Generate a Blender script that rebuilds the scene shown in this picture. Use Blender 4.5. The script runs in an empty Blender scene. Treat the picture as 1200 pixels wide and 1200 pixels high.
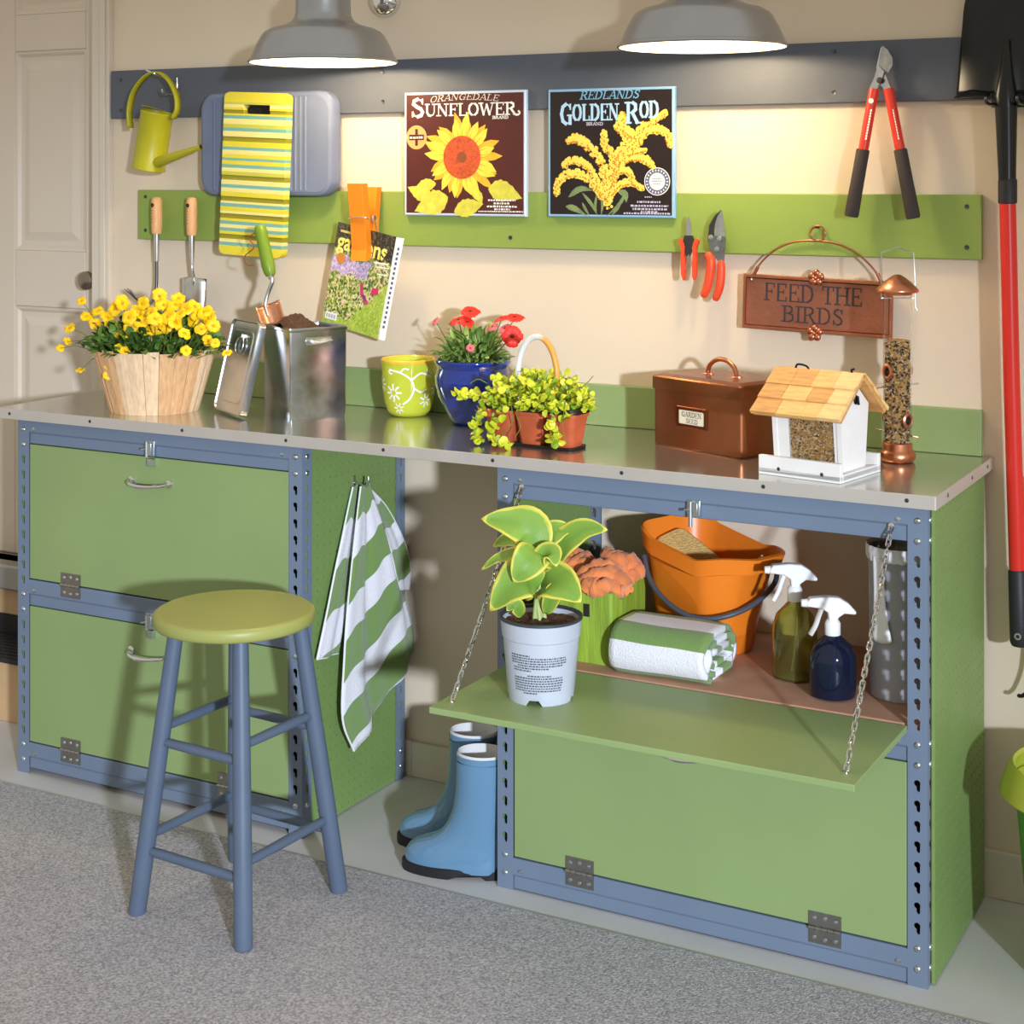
import bpy, bmesh, math, random
from mathutils import Vector, Matrix, noise
R = random.Random(7)
PI = math.pi
V = Vector
sc = bpy.context.scene
COL = sc.collection

# ------------------------------------------------------------------ camera, light, exposure
cam = bpy.data.cameras.new('camera')
cam.sensor_width = 36.0
cam.lens = 1897.7 * 36 / 1200
cam.shift_y = -(600 - 204.4) / 1200
cam.clip_start = 0.05
cam_o = bpy.data.objects.new('camera', cam)
cam_o.location = (3.081, -3.4815, 1.52)
cam_o.rotation_euler = (PI / 2, 0, 0.499)
COL.objects.link(cam_o)
sc.camera = cam_o

world = bpy.data.worlds.new('room_ambient')
world.use_nodes = True
bg = world.node_tree.nodes['Background']
bg.inputs[0].default_value = (1.0, 0.93, 0.79, 1)
bg.inputs[1].default_value = 0.55
sc.world = world

def spot_light(name, loc, target, radius, power, color, cone, blend):
    l = bpy.data.lights.new(name, 'SPOT')
    l.shadow_soft_size = radius
    l.energy = power
    l.color = color
    l.spot_size = math.radians(cone)
    l.spot_blend = blend
    o = bpy.data.objects.new(name, l)
    o.location = loc
    o.rotation_euler = (V(target) - V(loc)).to_track_quat('-Z', 'Y').to_euler()
    COL.objects.link(o)
    return o

spot_light('studio_flash', (7.4, -6.8, 2.1), (1.1, -0.5, 0.36), 0.17, 3200, (0.86, 0.96, 1.14), 24.5, 1.0)

sc.view_settings.view_transform = 'Standard'
sc.view_settings.look = 'None'
sc.view_settings.exposure = 0.08
sc.view_settings.gamma = 1.0
sc.view_settings.use_curve_mapping = False
sc.cycles.use_denoising = True

# ------------------------------------------------------------------ materials
def lin(c):
    out = []
    for v in c[:3]:
        v = v / 255.0
        out.append(v / 12.92 if v <= 0.04045 else ((v + 0.055) / 1.055) ** 2.4)
    return (*out, 1.0)

MATS = {}
def mat(name, col, rough=0.5, metal=0.0, var=0.0, vs=12.0, bump=0.0, bs=150.0, stretch=None,
        trans=0.0, ior=1.45, coat=0.0, emit=0.0, spec=0.5, sheen=0.0, col2=None, rv=0.0, subs=0.0):
    if name in MATS:
        return MATS[name]
    m = bpy.data.materials.new(name)
    m.use_nodes = True
    nt = m.node_tree
    b = nt.nodes['Principled BSDF']
    b.inputs['Base Color'].default_value = lin(col)
    b.inputs['Roughness'].default_value = rough
    b.inputs['Metallic'].default_value = metal
    b.inputs['Transmission Weight'].default_value = trans
    b.inputs['IOR'].default_value = ior
    b.inputs['Coat Weight'].default_value = coat
    b.inputs['Coat Roughness'].default_value = 0.06
    b.inputs['Specular IOR Level'].default_value = spec
    b.inputs['Sheen Weight'].default_value = sheen
    if subs:
        b.inputs['Subsurface Weight'].default_value = subs
        b.inputs['Subsurface Radius'].default_value = (0.01, 0.01, 0.005)
    if emit:
        b.inputs['Emission Color'].default_value = lin(col)
        b.inputs['Emission Strength'].default_value = emit
    if var or bump or rv or col2:
        tc = nt.nodes.new('ShaderNodeTexCoord')
        mp = nt.nodes.new('ShaderNodeMapping')
        if stretch:
            mp.inputs['Scale'].default_value = stretch
        nt.links.new(tc.outputs['Object'], mp.inputs['Vector'])
        if var or col2 or rv:
            n = nt.nodes.new('ShaderNodeTexNoise')
            n.inputs['Scale'].default_value = vs
            n.inputs['Detail'].default_value = 5
            nt.links.new(mp.outputs[0], n.inputs['Vector'])
            if var or col2:
                cr = nt.nodes.new('ShaderNodeValToRGB')
                a = lin(col)
                if col2:
                    c0, c1 = a, lin(col2)
                else:
                    c0 = tuple(x * (1 - var) for x in a[:3]) + (1,)
                    c1 = tuple(min(1, x * (1 + var)) for x in a[:3]) + (1,)
                cr.color_ramp.elements[0].position = 0.32
                cr.color_ramp.elements[1].position = 0.68
                cr.color_ramp.elements[0].color = c0
                cr.color_ramp.elements[1].color = c1
                nt.links.new(n.outputs['Fac'], cr.inputs['Fac'])
                nt.links.new(cr.outputs['Color'], b.inputs['Base Color'])
            if rv:
                mr = nt.nodes.new('ShaderNodeMapRange')
                mr.inputs['To Min'].default_value = max(0.02, rough - rv)
                mr.inputs['To Max'].default_value = rough + rv
                nt.links.new(n.outputs['Fac'], mr.inputs['Value'])
                nt.links.new(mr.outputs[0], b.inputs['Roughness'])
        if bump:
            n2 = nt.nodes.new('ShaderNodeTexNoise')
            n2.inputs['Scale'].default_value = bs
            n2.inputs['Detail'].default_value = 3
            nt.links.new(mp.outputs[0], n2.inputs['Vector'])
            bp = nt.nodes.new('ShaderNodeBump')
            bp.inputs['Strength'].default_value = bump
            bp.inputs['Distance'].default_value = 0.004
            nt.links.new(n2.outputs['Fac'], bp.inputs['Height'])
            nt.links.new(bp.outputs[0], b.inputs['Normal'])
    MATS[name] = m
    return m

def ramp_mat(name, stops, axis='v', rough=0.8, bump=0.0, bs=400, const=True, repeat=1.0, sheen=0.0, coat=0.0):
    """print or weave: colours laid along one UV axis"""
    if name in MATS:
        return MATS[name]
    m = mat(name, (255, 255, 255), rough, bump=bump, bs=bs, sheen=sheen, coat=coat)
    nt = m.node_tree
    b = nt.nodes['Principled BSDF']
    uv = nt.nodes.new('ShaderNodeUVMap')
    sp = nt.nodes.new('ShaderNodeSeparateXYZ')
    nt.links.new(uv.outputs[0], sp.inputs[0])
    src = sp.outputs[0 if axis == 'u' else 1]
    ma = nt.nodes.new('ShaderNodeMath'); ma.operation = 'MULTIPLY'; ma.inputs[1].default_value = repeat
    fr = nt.nodes.new('ShaderNodeMath'); fr.operation = 'FRACT' if repeat != 1.0 else 'ADD'
    if repeat == 1.0: fr.inputs[1].default_value = 0.0
    nt.links.new(src, ma.inputs[0]); nt.links.new(ma.outputs[0], fr.inputs[0])
    cr = nt.nodes.new('ShaderNodeValToRGB')
    cr.color_ramp.interpolation = 'CONSTANT' if const else 'LINEAR'
    el = cr.color_ramp.elements
    while len(el) > 1: el.remove(el[-1])
    el[0].position = stops[0][0]; el[0].color = lin(stops[0][1])
    for p, c in stops[1:]:
        e = el.new(p); e.color = lin(c)
    nt.links.new(fr.outputs[0], cr.inputs['Fac'])
    nt.links.new(cr.outputs['Color'], b.inputs['Base Color'])
    return m

# ------------------------------------------------------------------ mesh building
class MB:
    def __init__(s, xf=None):
        s.v = []; s.f = []; s.mi = []; s.uv = {}; s.xf = xf or Matrix(); s.m = 0
    def add(s, verts, faces, uvs=None):
        b = len(s.v)
        s.v += [s.xf @ V(p) for p in verts]
        for f in faces:
            if uvs: s.uv[len(s.f)] = [uvs[i] for i in f]
            s.f.append([b + i for i in f]); s.mi.append(s.m)
        return s
    def box(s, x0, x1, y0, y1, z0, z1):
        vs = [(x, y, z) for x in (x0, x1) for y in (y0, y1) for z in (z0, z1)]
        return s.add(vs, [(0, 1, 3, 2), (4, 6, 7, 5), (0, 4, 5, 1), (2, 3, 7, 6), (0, 2, 6, 4), (1, 5, 7, 3)])
    def loft(s, rings, c0=True, c1=True, closed=True, uv=False):
        n = len(rings[0]); vs = [p for r in rings for p in r]; fs = []
        m = n if closed else n - 1
        for i in range(len(rings) - 1):
            for j in range(m):
                k = (j + 1) % n
                fs.append((i * n + j, i * n + k, (i + 1) * n + k, (i + 1) * n + j))
        uvs = None
        if uv: uvs = [(j / max(1, n - 1), i / (len(rings) - 1)) for i in range(len(rings)) for j in range(n)]
        s.add(vs, fs, uvs)
        if closed and c0: s.add(rings[0], [tuple(range(n))[::-1]])
        if closed and c1: s.add(rings[-1], [tuple(range(n))])
        return s
    def lathe(s, prof, c=(0, 0, 0), n=28, c0=True, c1=True):
        c = V(c)
        rings = [[c + V((r * math.cos(2 * PI * j / n), r * math.sin(2 * PI * j / n), z)) for j in range(n)] for r, z in prof]
        return s.loft(rings, c0, c1)
    def cyl(s, p0, p1, r0, r1=None, n=14, c0=True, c1=True):
        return s.tube([p0, p1], [r0, r0 if r1 is None else r1], n, c0=c0, c1=c1)
    def tube(s, pts, r, n=8, closed=False, c0=True, c1=True, flat=1.0, up=None):
        pts = [V(p) for p in pts]
        rs = r if isinstance(r, (list, tuple)) else [r] * len(pts)
        rings = []; prev = None; N = len(pts)
        for i, p in enumerate(pts):
            if closed: t = pts[(i + 1) % N] - pts[i - 1]
            else: t = pts[min(i + 1, N - 1)] - pts[max(i - 1, 0)]
            t.normalize()
            if prev is None:
                a = V(up) if up else (V((0, 0, 1)) if abs(t.z) < 0.9 else V((1, 0, 0)))
                x = (a - t * a.dot(t)).normalized()
            else:
                x = (prev - t * prev.dot(t)).normalized()
            prev = x; y = t.cross(x)
            rings.append([p + (x * math.cos(2 * PI * j / n) + y * math.sin(2 * PI * j / n) * flat) * rs[i] for j in range(n)])
        if closed: rings.append(rings[0]); return s.loft(rings, False, False)
        return s.loft(rings, c0, c1)
    def sphere(s, c, r, nu=12, nv=8, fn=None):
        c = V(c); r = V(r) if not isinstance(r, (int, float)) else V((r, r, r))
        vs = []; fs = []
        for i in range(nv + 1):
            a = PI * i / nv
            for j in range(nu):
                b = 2 * PI * j / nu
                d = V((math.sin(a) * math.cos(b), math.sin(a) * math.sin(b), math.cos(a)))
                k = fn(d) if fn else 1.0
                vs.append(c + V((d.x * r.x, d.y * r.y, d.z * r.z)) * k)
        for i in range(nv):
            for j in range(nu):
                k = (j + 1) % nu
                q = (i * nu + j, (i + 1) * nu + j, (i + 1) * nu + k, i * nu + k)
                if i == 0: q = (q[0], q[1], q[2])
                elif i == nv - 1: q = (q[0], q[1], q[3])
                fs.append(q)
        return s.add(vs, fs)
    def prism(s, poly, M, d):
        """outline in the local xy plane of M, extruded by d along its z"""
        n = len(poly)
        a = [M @ V((x, y, 0)) for x, y in poly]; b = [M @ V((x, y, d)) for x, y in poly]
        s.add(a + b, [tuple(range(n))[::-1], tuple(range(n, 2 * n))] + [(i, (i + 1) % n, n + (i + 1) % n, n + i) for i in range(n)])
        return s
    def poly(s, pts): return s.add(pts, [tuple(range(len(pts)))])
    def grid(s, fn, nu, nv, uvf=None):
        vs = []; uvs = []; fs = []
        for i in range(nv + 1):
            for j in range(nu + 1):
                u, v = j / nu, i / nv
                vs.append(fn(u, v)); uvs.append(uvf(u, v) if uvf else (u, v))
        for i in range(nv):
            for j in range(nu):
                a = i * (nu + 1) + j
                fs.append((a, a + 1, a + nu + 2, a + nu + 1))
        return s.add(vs, fs, uvs)
    def mesh(s, name, mats, off=V((0, 0, 0)), smooth=None):
        me = bpy.data.meshes.new(name)
        me.from_pydata([tuple(p - off) for p in s.v], [], s.f)
        mats = mats if isinstance(mats, (list, tuple)) else [mats]
        for m in mats: me.materials.append(m)
        me.polygons.foreach_set('material_index', s.mi)
        if s.uv:
            ul = me.uv_layers.new(name='UVMap')
            for p in me.polygons:
                q = s.uv.get(p.index)
                if q:
                    for li, c in zip(p.loop_indices, q): ul.data[li].uv = c
        if smooth:
            me.polygons.foreach_set('use_smooth', [True] * len(me.polygons))
            me.set_sharp_from_angle(angle=smooth)
        me.update()
        return me
    def build(s, name, mats, parent=None, smooth=None, bevel=0, world=True, solid=0, label=None, kind=None, fix=False, sub=0):
        off = ORG.get(parent, V((0, 0, 0))) if (world and parent) else V((0, 0, 0))
        o = bpy.data.objects.new(name, s.mesh(name, mats, off, smooth))
        COL.objects.link(o)
        if fix:
            bm = bmesh.new(); bm.from_mesh(o.data); bmesh.ops.recalc_face_normals(bm, faces=bm.faces); bm.to_mesh(o.data); bm.free()
        if parent:
            o.parent = parent; ORG[o] = ORG.get(parent, V((0, 0, 0)))
        if solid:
            md = o.modifiers.new('thickness', 'SOLIDIFY'); md.thickness = solid; md.offset = 0
        if sub:
            md = o.modifiers.new('smooth', 'SUBSURF'); md.levels = sub; md.render_levels = sub
        if bevel:
            md = o.modifiers.new('edge', 'BEVEL'); md.width = bevel; md.segments = 2; md.limit_method = 'ANGLE'; md.angle_limit = 0.7
        if label: o['label'] = label
        if kind: o['kind'] = kind
        return o
ORG = {}

def thing(name, label, cat, loc=(0, 0, 0), rz=0.0, group=None):
    o = bpy.data.objects.new(name, None)
    o.empty_display_size = 0.05
    o.location = loc; o.rotation_euler = (0, 0, rz)
    COL.objects.link(o); ORG[o] = V(loc)
    return tag(o, label, cat, group)
def tag(o, label, cat, group=None):
    o['label'] = label; o['category'] = cat
    if group: o['group'] = group
    return o
def struct(o):
    o['kind'] = 'structure'; return o
def inst(name, me, parent, M):
    o = bpy.data.objects.new(name, me); COL.objects.link(o); o.parent = parent; o.matrix_basis = M
    return o
def rot_to(d, up=(0, 0, 1)):
    """matrix whose z axis is d"""
    z = V(d).normalized(); u = V(up)
    x = u.cross(z)
    if x.length < 1e-4: x = V((1, 0, 0))
    x.normalize(); y = z.cross(x)
    return Matrix((x, y, z)).transposed().to_4x4()
def arc(c, ux, uy, r, a0, a1, n):
    c, ux, uy = V(c), V(ux), V(uy)
    return [c + (ux * math.cos(a0 + (a1 - a0) * i / n) + uy * math.sin(a0 + (a1 - a0) * i / n)) * r for i in range(n + 1)]
def bez(p, n):
    """smooth curve through points"""
    p = [V(q) for q in p]; out = []
    q = [p[0] * 2 - p[1]] + p + [p[-1] * 2 - p[-2]]
    for i in range(1, len(q) - 2):
        for k in range(n):
            t = k / n
            a, b, c, d = q[i - 1], q[i], q[i + 1], q[i + 2]
            out.append(0.5 * ((2 * b) + (c - a) * t + (2 * a - 5 * b + 4 * c - d) * t * t + (3 * b - a - 3 * c + d) * t ** 3))
    out.append(p[-1])
    return out
def rrect(w, h, r, n=4):
    pts = []
    for cx, cy, a in ((w / 2 - r, h / 2 - r, 0), (-w / 2 + r, h / 2 - r, PI / 2), (-w / 2 + r, -h / 2 + r, PI), (w / 2 - r, -h / 2 + r, 1.5 * PI)):
        for i in range(n + 1):
            t = a + PI / 2 * i / n
            pts.append((cx + r * math.cos(t), cy + r * math.sin(t)))
    return pts

# plane whose local x runs along world +x, local y along world +z, local z towards the room (-y)
def wallplane(x, y, z, roll=0.0):
    M = Matrix(((1, 0, 0), (0, 0, -1), (0, 1, 0))).to_4x4()
    return Matrix.Translation((x, y, z)) @ M @ Matrix.Rotation(roll, 4, 'Z')

# ------------------------------------------------------------------ drawn serif capitals
GL = {
 'A': (.78, [('t', [(.06, 0), (.36, 1)]), ('k', [(.39, 1), (.70, 0)]), ('t', [(.18, .33), (.58, .33)])], [(.06, 0), (.70, 0)]),
 'B': (.74, [('k', [(.16, 0), (.16, 1)]), ('t', [(.16, 1), (.42, 1)]), ('k', [(.42, 1), (.56, .9), (.57, .68), (.42, .54)]), ('t', [(.42, .53), (.16, .53)]), ('k', [(.42, .53), (.62, .42), (.62, .12), (.44, 0)]), ('t', [(.44, 0), (.16, 0)])], [(.12, 0), (.12, 1)]),
 'D': (.84, [('k', [(.16, 0), (.16, 1)]), ('t', [(.16, 1), (.42, 1)]), ('k', [(.42, 1), (.64, .84), (.71, .5), (.64, .16), (.42, 0)]), ('t', [(.42, 0), (.16, 0)])], [(.12, 0), (.12, 1)]),
 'E': (.72, [('k', [(.16, 0), (.16, 1)]), ('t', [(.1, 1), (.6, 1)]), ('t', [(.6, 1.02), (.6, .8)]), ('t', [(.16, .52), (.46, .52)]), ('t', [(.46, .62), (.46, .42)]), ('t', [(.1, 0), (.63, 0)]), ('t', [(.63, -.02), (.63, .22)])], []),
 'F': (.68, [('k', [(.16, 0), (.16, 1)]), ('t', [(.1, 1), (.6, 1)]), ('t', [(.6, 1.02), (.6, .8)]), ('t', [(.16, .52), (.46, .52)]), ('t', [(.46, .62), (.46, .42)])], [(.16, 0)]),
 'G': (.86, [('t', [(.70, .76), (.6, .94), (.42, 1)]), ('k', [(.42, 1), (.2, .86), (.11, .5), (.2, .14), (.42, 0)]), ('t', [(.42, 0), (.6, .05), (.70, .14)]), ('k', [(.68, .0), (.68, .42)]), ('t', [(.5, .43), (.8, .43)]), ('t', [(.7, 1), (.7, .72)])], []),
 'H': (.88, [('k', [(.16, 0), (.16, 1)]), ('k', [(.7, 0), (.7, 1)]), ('t', [(.16, .52), (.7, .52)])], [(.16, 0), (.16, 1), (.7, 0), (.7, 1)]),
 'I': (.42, [('k', [(.2, 0), (.2, 1)])], [(.2, 0), (.2, 1)]),
 'L': (.68, [('k', [(.16, 0), (.16, 1)]), ('t', [(.1, 0), (.6, 0)]), ('t', [(.6, -.02), (.6, .25)])], [(.16, 1)]),
 'N': (.88, [('t', [(.14, 0), (.14, 1)]), ('k', [(.14, 1), (.7, 0)]), ('t', [(.7, 0), (.7, 1)])], [(.14, 0), (.1, 1), (.7, 1)]),
 'O': (.86, [('t', [(.3, .96), (.42, 1), (.54, .96)]), ('k', [(.54, .97), (.68, .8), (.73, .5), (.68, .2), (.54, .03)]), ('t', [(.54, .04), (.42, 0), (.3, .04)]), ('k', [(.3, .03), (.16, .2), (.11, .5), (.16, .8), (.3, .97)])], []),
 'R': (.82, [('k', [(.16, 0), (.16, 1)]), ('t', [(.16, 1), (.42, 1)]), ('k', [(.42, 1), (.58, .9), (.59, .66), (.42, .52)]), ('t', [(.42, .5), (.16, .5)]), ('k', [(.4, .5), (.7, 0)])], [(.16, 0), (.12, 1), (.74, 0)]),
 'S': (.68, [('t', [(.55, .74), (.5, .92), (.34, 1)]), ('k', [(.34, 1), (.17, .9), (.14, .72), (.3, .56), (.48, .44), (.56, .26), (.5, .08), (.33, 0)]), ('t', [(.33, 0), (.17, .08), (.11, .28)]), ('t', [(.56, 1), (.56, .72)]), ('t', [(.1, 0), (.1, .28)])], []),
 'T': (.74, [('k', [(.36, 0), (.36, 1)]), ('t', [(.06, 1), (.66, 1)]), ('t', [(.06, 1.02), (.06, .78)]), ('t', [(.66, 1.02), (.66, .78)])], [(.36, 0)]),
 'U': (.86, [('k', [(.16, 1), (.16, .3), (.26, .06), (.42, 0)]), ('t', [(.42, 0), (.6, .08), (.68, .3), (.68, 1)])], [(.16, 1), (.68, 1)]),
 'W': (1.08, [('k', [(.08, 1), (.3, 0)]), ('t', [(.3, 0), (.5, .9)]), ('k', [(.5, .9), (.72, 0)]), ('t', [(.72, 0), (.94, 1)])], [(.08, 1), (.94, 1)]),
 ' ': (.4, [], []),
}
def serif_text(mb, text, M, x, y, h, w=None, thick=.17, thin=.075, slant=0.0, z=0.0, depth=0.0, fn=None):
    """letters as strokes on the plane M; x,y lower left, h height, w fitted width"""
    tot = sum(GL[c][0] for c in text)
    lay = [0]
    sx = (w / tot) if w else h
    cx = x
    def P(px, py):
        q = (cx + (px + slant * py) * sx, y + py * h)
        if fn: q = fn(*q)
        return M @ V((q[0], q[1], z + lay[0] * 1.2e-5))
    def stroke(p, q, wd):
        lay[0] = (lay[0] + 1) % 14
        dx, dy = (q[0] - p[0]) * sx / h, q[1] - p[1]
        L = math.hypot(dx, dy) or 1
        nx, ny = -dy / L * wd / 2 * h / sx, dx / L * wd / 2
        ex, ey = dx / L * wd * .3 * h / sx, dy / L * wd * .3
        a = [(p[0] - ex + nx, p[1] - ey + ny), (q[0] + ex + nx, q[1] + ey + ny), (q[0] + ex - nx, q[1] + ey - ny), (p[0] - ex - nx, p[1] - ey - ny)]
        mb.poly([P(*t) for t in a][::-1])
    for c in text:
        wd, strokes, serifs = GL[c]
        for kind, pl in strokes:
            for i in range(len(pl) - 1): stroke(pl[i], pl[i + 1], thick if kind == 'k' else thin)
        for s_ in serifs: stroke((s_[0] - .15, s_[1]), (s_[0] + .17, s_[1]), thin * 1.1)
        cx += wd * sx
def font_text(body, size, M, bold=0.0):
    """plain letters from Blender's own font as a mesh builder"""
    cu = bpy.data.curves.new('letters', 'FONT'); cu.body = body; cu.size = size; cu.offset = bold
    o = bpy.data.objects.new('letters', cu)
    me = bpy.data.meshes.new_from_object(o)
    mb = MB(); mb.add([M @ v.co for v in me.vertices], [tuple(p.vertices) for p in me.polygons])
    bpy.data.objects.remove(o); bpy.data.curves.remove(cu); bpy.data.meshes.remove(me)
    return mb
def disc(mb, M, x, y, r, n=14, z=0.0, ry=None):
    ry = ry or r
    mb.poly([M @ V((x + r * math.cos(2 * PI * i / n), y + ry * math.sin(2 * PI * i / n), z)) for i in range(n)])
def scribble(mb, M, x0, x1, y, h, z, rnd, fill=.8):
    """a line of tiny unreadable print: small word-like bars"""
    x = x0
    while x < x1:
        w = rnd.uniform(.4, 1.6) * h
        w = min(w, x1 - x)
        mb.poly([M @ V(p) for p in ((x, y, z), (x + w, y, z), (x + w, y + h * rnd.uniform(.7, 1), z), (x, y + h * rnd.uniform(.7, 1), z))])
        x += w + h * .35 / fill

# ------------------------------------------------------------------ shared materials
GREEN = mat('green_paint', (138, 159, 103), .45, var=.05, vs=3, bump=.04, bs=300)
GREEN_WALL = mat('green_rail_paint', (138, 160, 74), .5, var=.05, vs=4, bump=.05, bs=250)
GREEN_PEG = mat('green_pegboard_paint', (122, 149, 84), .5, var=.05, vs=6, bump=.05, bs=300)
BLUE = mat('blue_grey_steel', (110, 125, 145), .42, var=.04, vs=5)
STOOLBLUE = mat('slate_blue_paint', (87, 101, 121), .45, var=.06, vs=9, bump=.05, bs=300)
SLATE = mat('dark_slate_paint', (88, 93, 103), .5, var=.05, vs=5, bump=.08, bs=260)
ZINC = mat('zinc_plate', (205, 212, 214), .3, 1.0, var=.08, vs=60)
NICKEL = mat('nickel_hinge', (168, 166, 162), .35, 1.0, var=.1, vs=40)
CHROME = mat('chrome', (225, 225, 225), .1, 1.0)
STEEL = mat('galvanised_worktop', (204, 203, 196), .17, .86, var=.05, vs=6, rv=.05, bump=.012, bs=30)
FASCIA = mat('steel_worktop_edge', (214, 208, 200), .45, .6, var=.04, vs=8)
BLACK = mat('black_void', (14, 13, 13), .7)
COPPER = mat('copper', (208, 138, 104), .3, 1.0, var=.15, vs=18)
BRONZE = mat('brown_copper_box', (146, 88, 54), .3, .75, var=.16, vs=7, rv=.06)
SOIL = mat('potting_soil', (52, 34, 24), .95, col2=(96, 66, 44), vs=160, bump=.9, bs=130)
WHITEP = mat('white_paint', (236, 234, 230), .55, var=.03, vs=20)
ORANGE = mat('orange_lacquer', (240, 138, 28), .45, var=.06, vs=14)
REDGRIP = mat('orange_red_vinyl', (232, 76, 40), .4)
BLADE = mat('polished_blade', (205, 205, 205), .22, 1.0, var=.1, vs=40)
DARKSTEEL = mat('dark_steel', (92, 92, 94), .35, 1.0)
WOODH = mat('ash_handle', (226, 172, 118), .5, var=.14, vs=30, stretch=(4, 4, .6))

# ================================================================== the room
WALL = mat('beige_wall_paint', (224, 207, 182), .6, var=.03, vs=3, bump=.05, bs=160)
TRIMP = mat('cream_trim_paint', (216, 204, 186), .45)
DOORP = mat('cream_door_paint', (216, 202, 184), .45, var=.02, vs=3)
DX0, DX1, DZ0, DZ1 = -1.05, -0.135, 0.383, 2.42       # door opening
mb = MB(); mb.box(DX1, 4.4, 0, .12, 0, 2.75); mb.box(-2.6, DX0, 0, .12, 0, 2.75); mb.box(DX0, DX1, 0, .12, DZ1, 2.75); mb.box(DX0, DX1, 0, .12, 0, DZ0)
struct(mb.build('wall_back', WALL))
mb = MB(); mb.box(-2.6, 6.5, -6.5, .12, -.1, 0)
struct(mb.build('floor', mat('smooth_concrete', (208, 206, 204), .55, var=.06, vs=4, bump=.08, bs=90)))
mb = MB(); mb.box(-.10, .9, -.014, 0, 0, .09); mb.box(.9, 1.41, -.014, 0, 0, .088); mb.box(1.41, 4.4, -.014, 0, 0, .1)
struct(mb.build('baseboard_back', TRIMP, bevel=.003))

# six-panel door set back in its jamb
door = bpy.data.objects.new('door_1', None); COL.objects.link(door); struct(door); door.location = (DX1, .06, DZ0); ORG[door] = V(door.location)
mb = MB(); mb.box(DX0 + .01, DX1 - .004, .065, .105, DZ0 + .006, DZ1 - .01); mb.build('door_core', DOORP, door)
cols = [(-.93, -.655), (-.535, -.255)]; rows = [(.55, 1.128), (1.295, 1.885), (1.995, 2.3)]
def rail(x0, x1, z0, z1):
    m = MB(); m.box(x0, x1, .053, .066, z0, z1); m.build('door_rail', DOORP, door, bevel=.004)
xs = [DX0 + .01, cols[0][0], cols[0][1], cols[1][0], cols[1][1], DX1 - .004]
for a, b in ((xs[0], xs[1]), (xs[2], xs[3]), (xs[4], xs[5])): rail(a, b, DZ0 + .006, DZ1 - .01)
for a, b in ((DZ0 + .006, .55), (1.128, 1.295), (1.885, 1.995), (2.3, DZ1 - .01)):
    for c in cols: rail(c[0], c[1], a, b)
for c in cols:
    for r in rows:
        m = MB(); w, h = c[1] - c[0], r[1] - r[0]; cx, cz = (c[0] + c[1]) / 2, (r[0] + r[1]) / 2
        def ring(d, y): return [(cx + sx * (w / 2 - d), y, cz + sz * (h / 2 - d)) for sx, sz in ((-1, -1), (1, -1), (1, 1), (-1, 1))]
        m.loft([ring(0, .055), ring(.008, .057), ring(.016, .0645), ring(.03, .0645), ring(.055, .057)], False, True)
        m.build('door_panel', DOORP, door, fix=True)
kn = MB(); kn.xf = wallplane(DX1 - .062, .053, 1.217)
kn.lathe([(.031, 0), (.031, .006), (.012, .010), (.011, .034), (.022, .042), (.027, .054), (.026, .066), (.016, .073), (.001, .074)], n=24)
kn.build('door_knob', mat('aged_nickel', (150, 138, 124), .25, 1.0), door, smooth=.6)
mb = MB(); mb.box(DX1 - .004, DX1 + .0, .0, .105, DZ0, DZ1); mb.box(DX1 - .03, DX1 + .035, -.018, 0, 0.30, DZ1 + .06); mb.box(DX1 + .003, DX1 + .023, -.024, -.018, .30, DZ1 + .06)
mb.box(DX0 - .035, DX0 + .03, -.018, 0, .3, DZ1 + .06); mb.box(DX0 - .035, DX1 + .035, -.018, 0, DZ1 - .005, DZ1 + .065)
struct(mb.build('trim_1', TRIMP, bevel=.003))
mb = MB(); mb.box(DX0 - .1, DX1 + .03, -.05, .06, .31, .383)
struct(mb.build('trim_2', mat('aluminium_sill', (170, 168, 164), .4, .7), bevel=.006))
mb = MB(); mb.box(DX0 - .1, DX1 + .03, -.018, 0, .231, .312)
struct(mb.build('trim_3', mat('tan_board', (196, 164, 124), .6, var=.06, vs=8), bevel=.003))

# step under the door
st = thing('door_step', 'low tan step with a black rubber tread under the cream door', 'step', (-.65, -.105, 0))
mb = MB(); mb.box(-1.3, -.13, -.205, -.016, 0, .165); mb.build('riser_box', mat('tan_board', (196, 164, 124)), st, bevel=.003)
mb = MB(); mb.box(-1.31, -.12, -.212, -.016, .165, .178); mb.box(-1.31, -.12, -.024, -.016, .178, .229)
for i in range(8): mb.box(-1.30, -.13, -.205 + i * .022, -.197 + i * .022, .178, .181)
mb.build('rubber_tread', mat('black_rubber', (38, 38, 42), .5, bump=.1), st)

# carpet: woven tile edge parallel to the bench
CARPET = mat('grey_fleck_carpet', (128, 124, 130), .95, col2=(198, 194, 198), vs=210, bump=1.0, bs=240, sheen=.2)
CARPET.node_tree.nodes['Noise Texture'].inputs['Detail'].default_value = 2
mb = MB(); mb.box(-2.4, 6.0, -6.0, -.545, .0005, .007)
tag(mb.build('carpet', CARPET, bevel=.002), 'grey flecked carpet lying on the concrete in front of the workbench', 'carpet')

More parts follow.
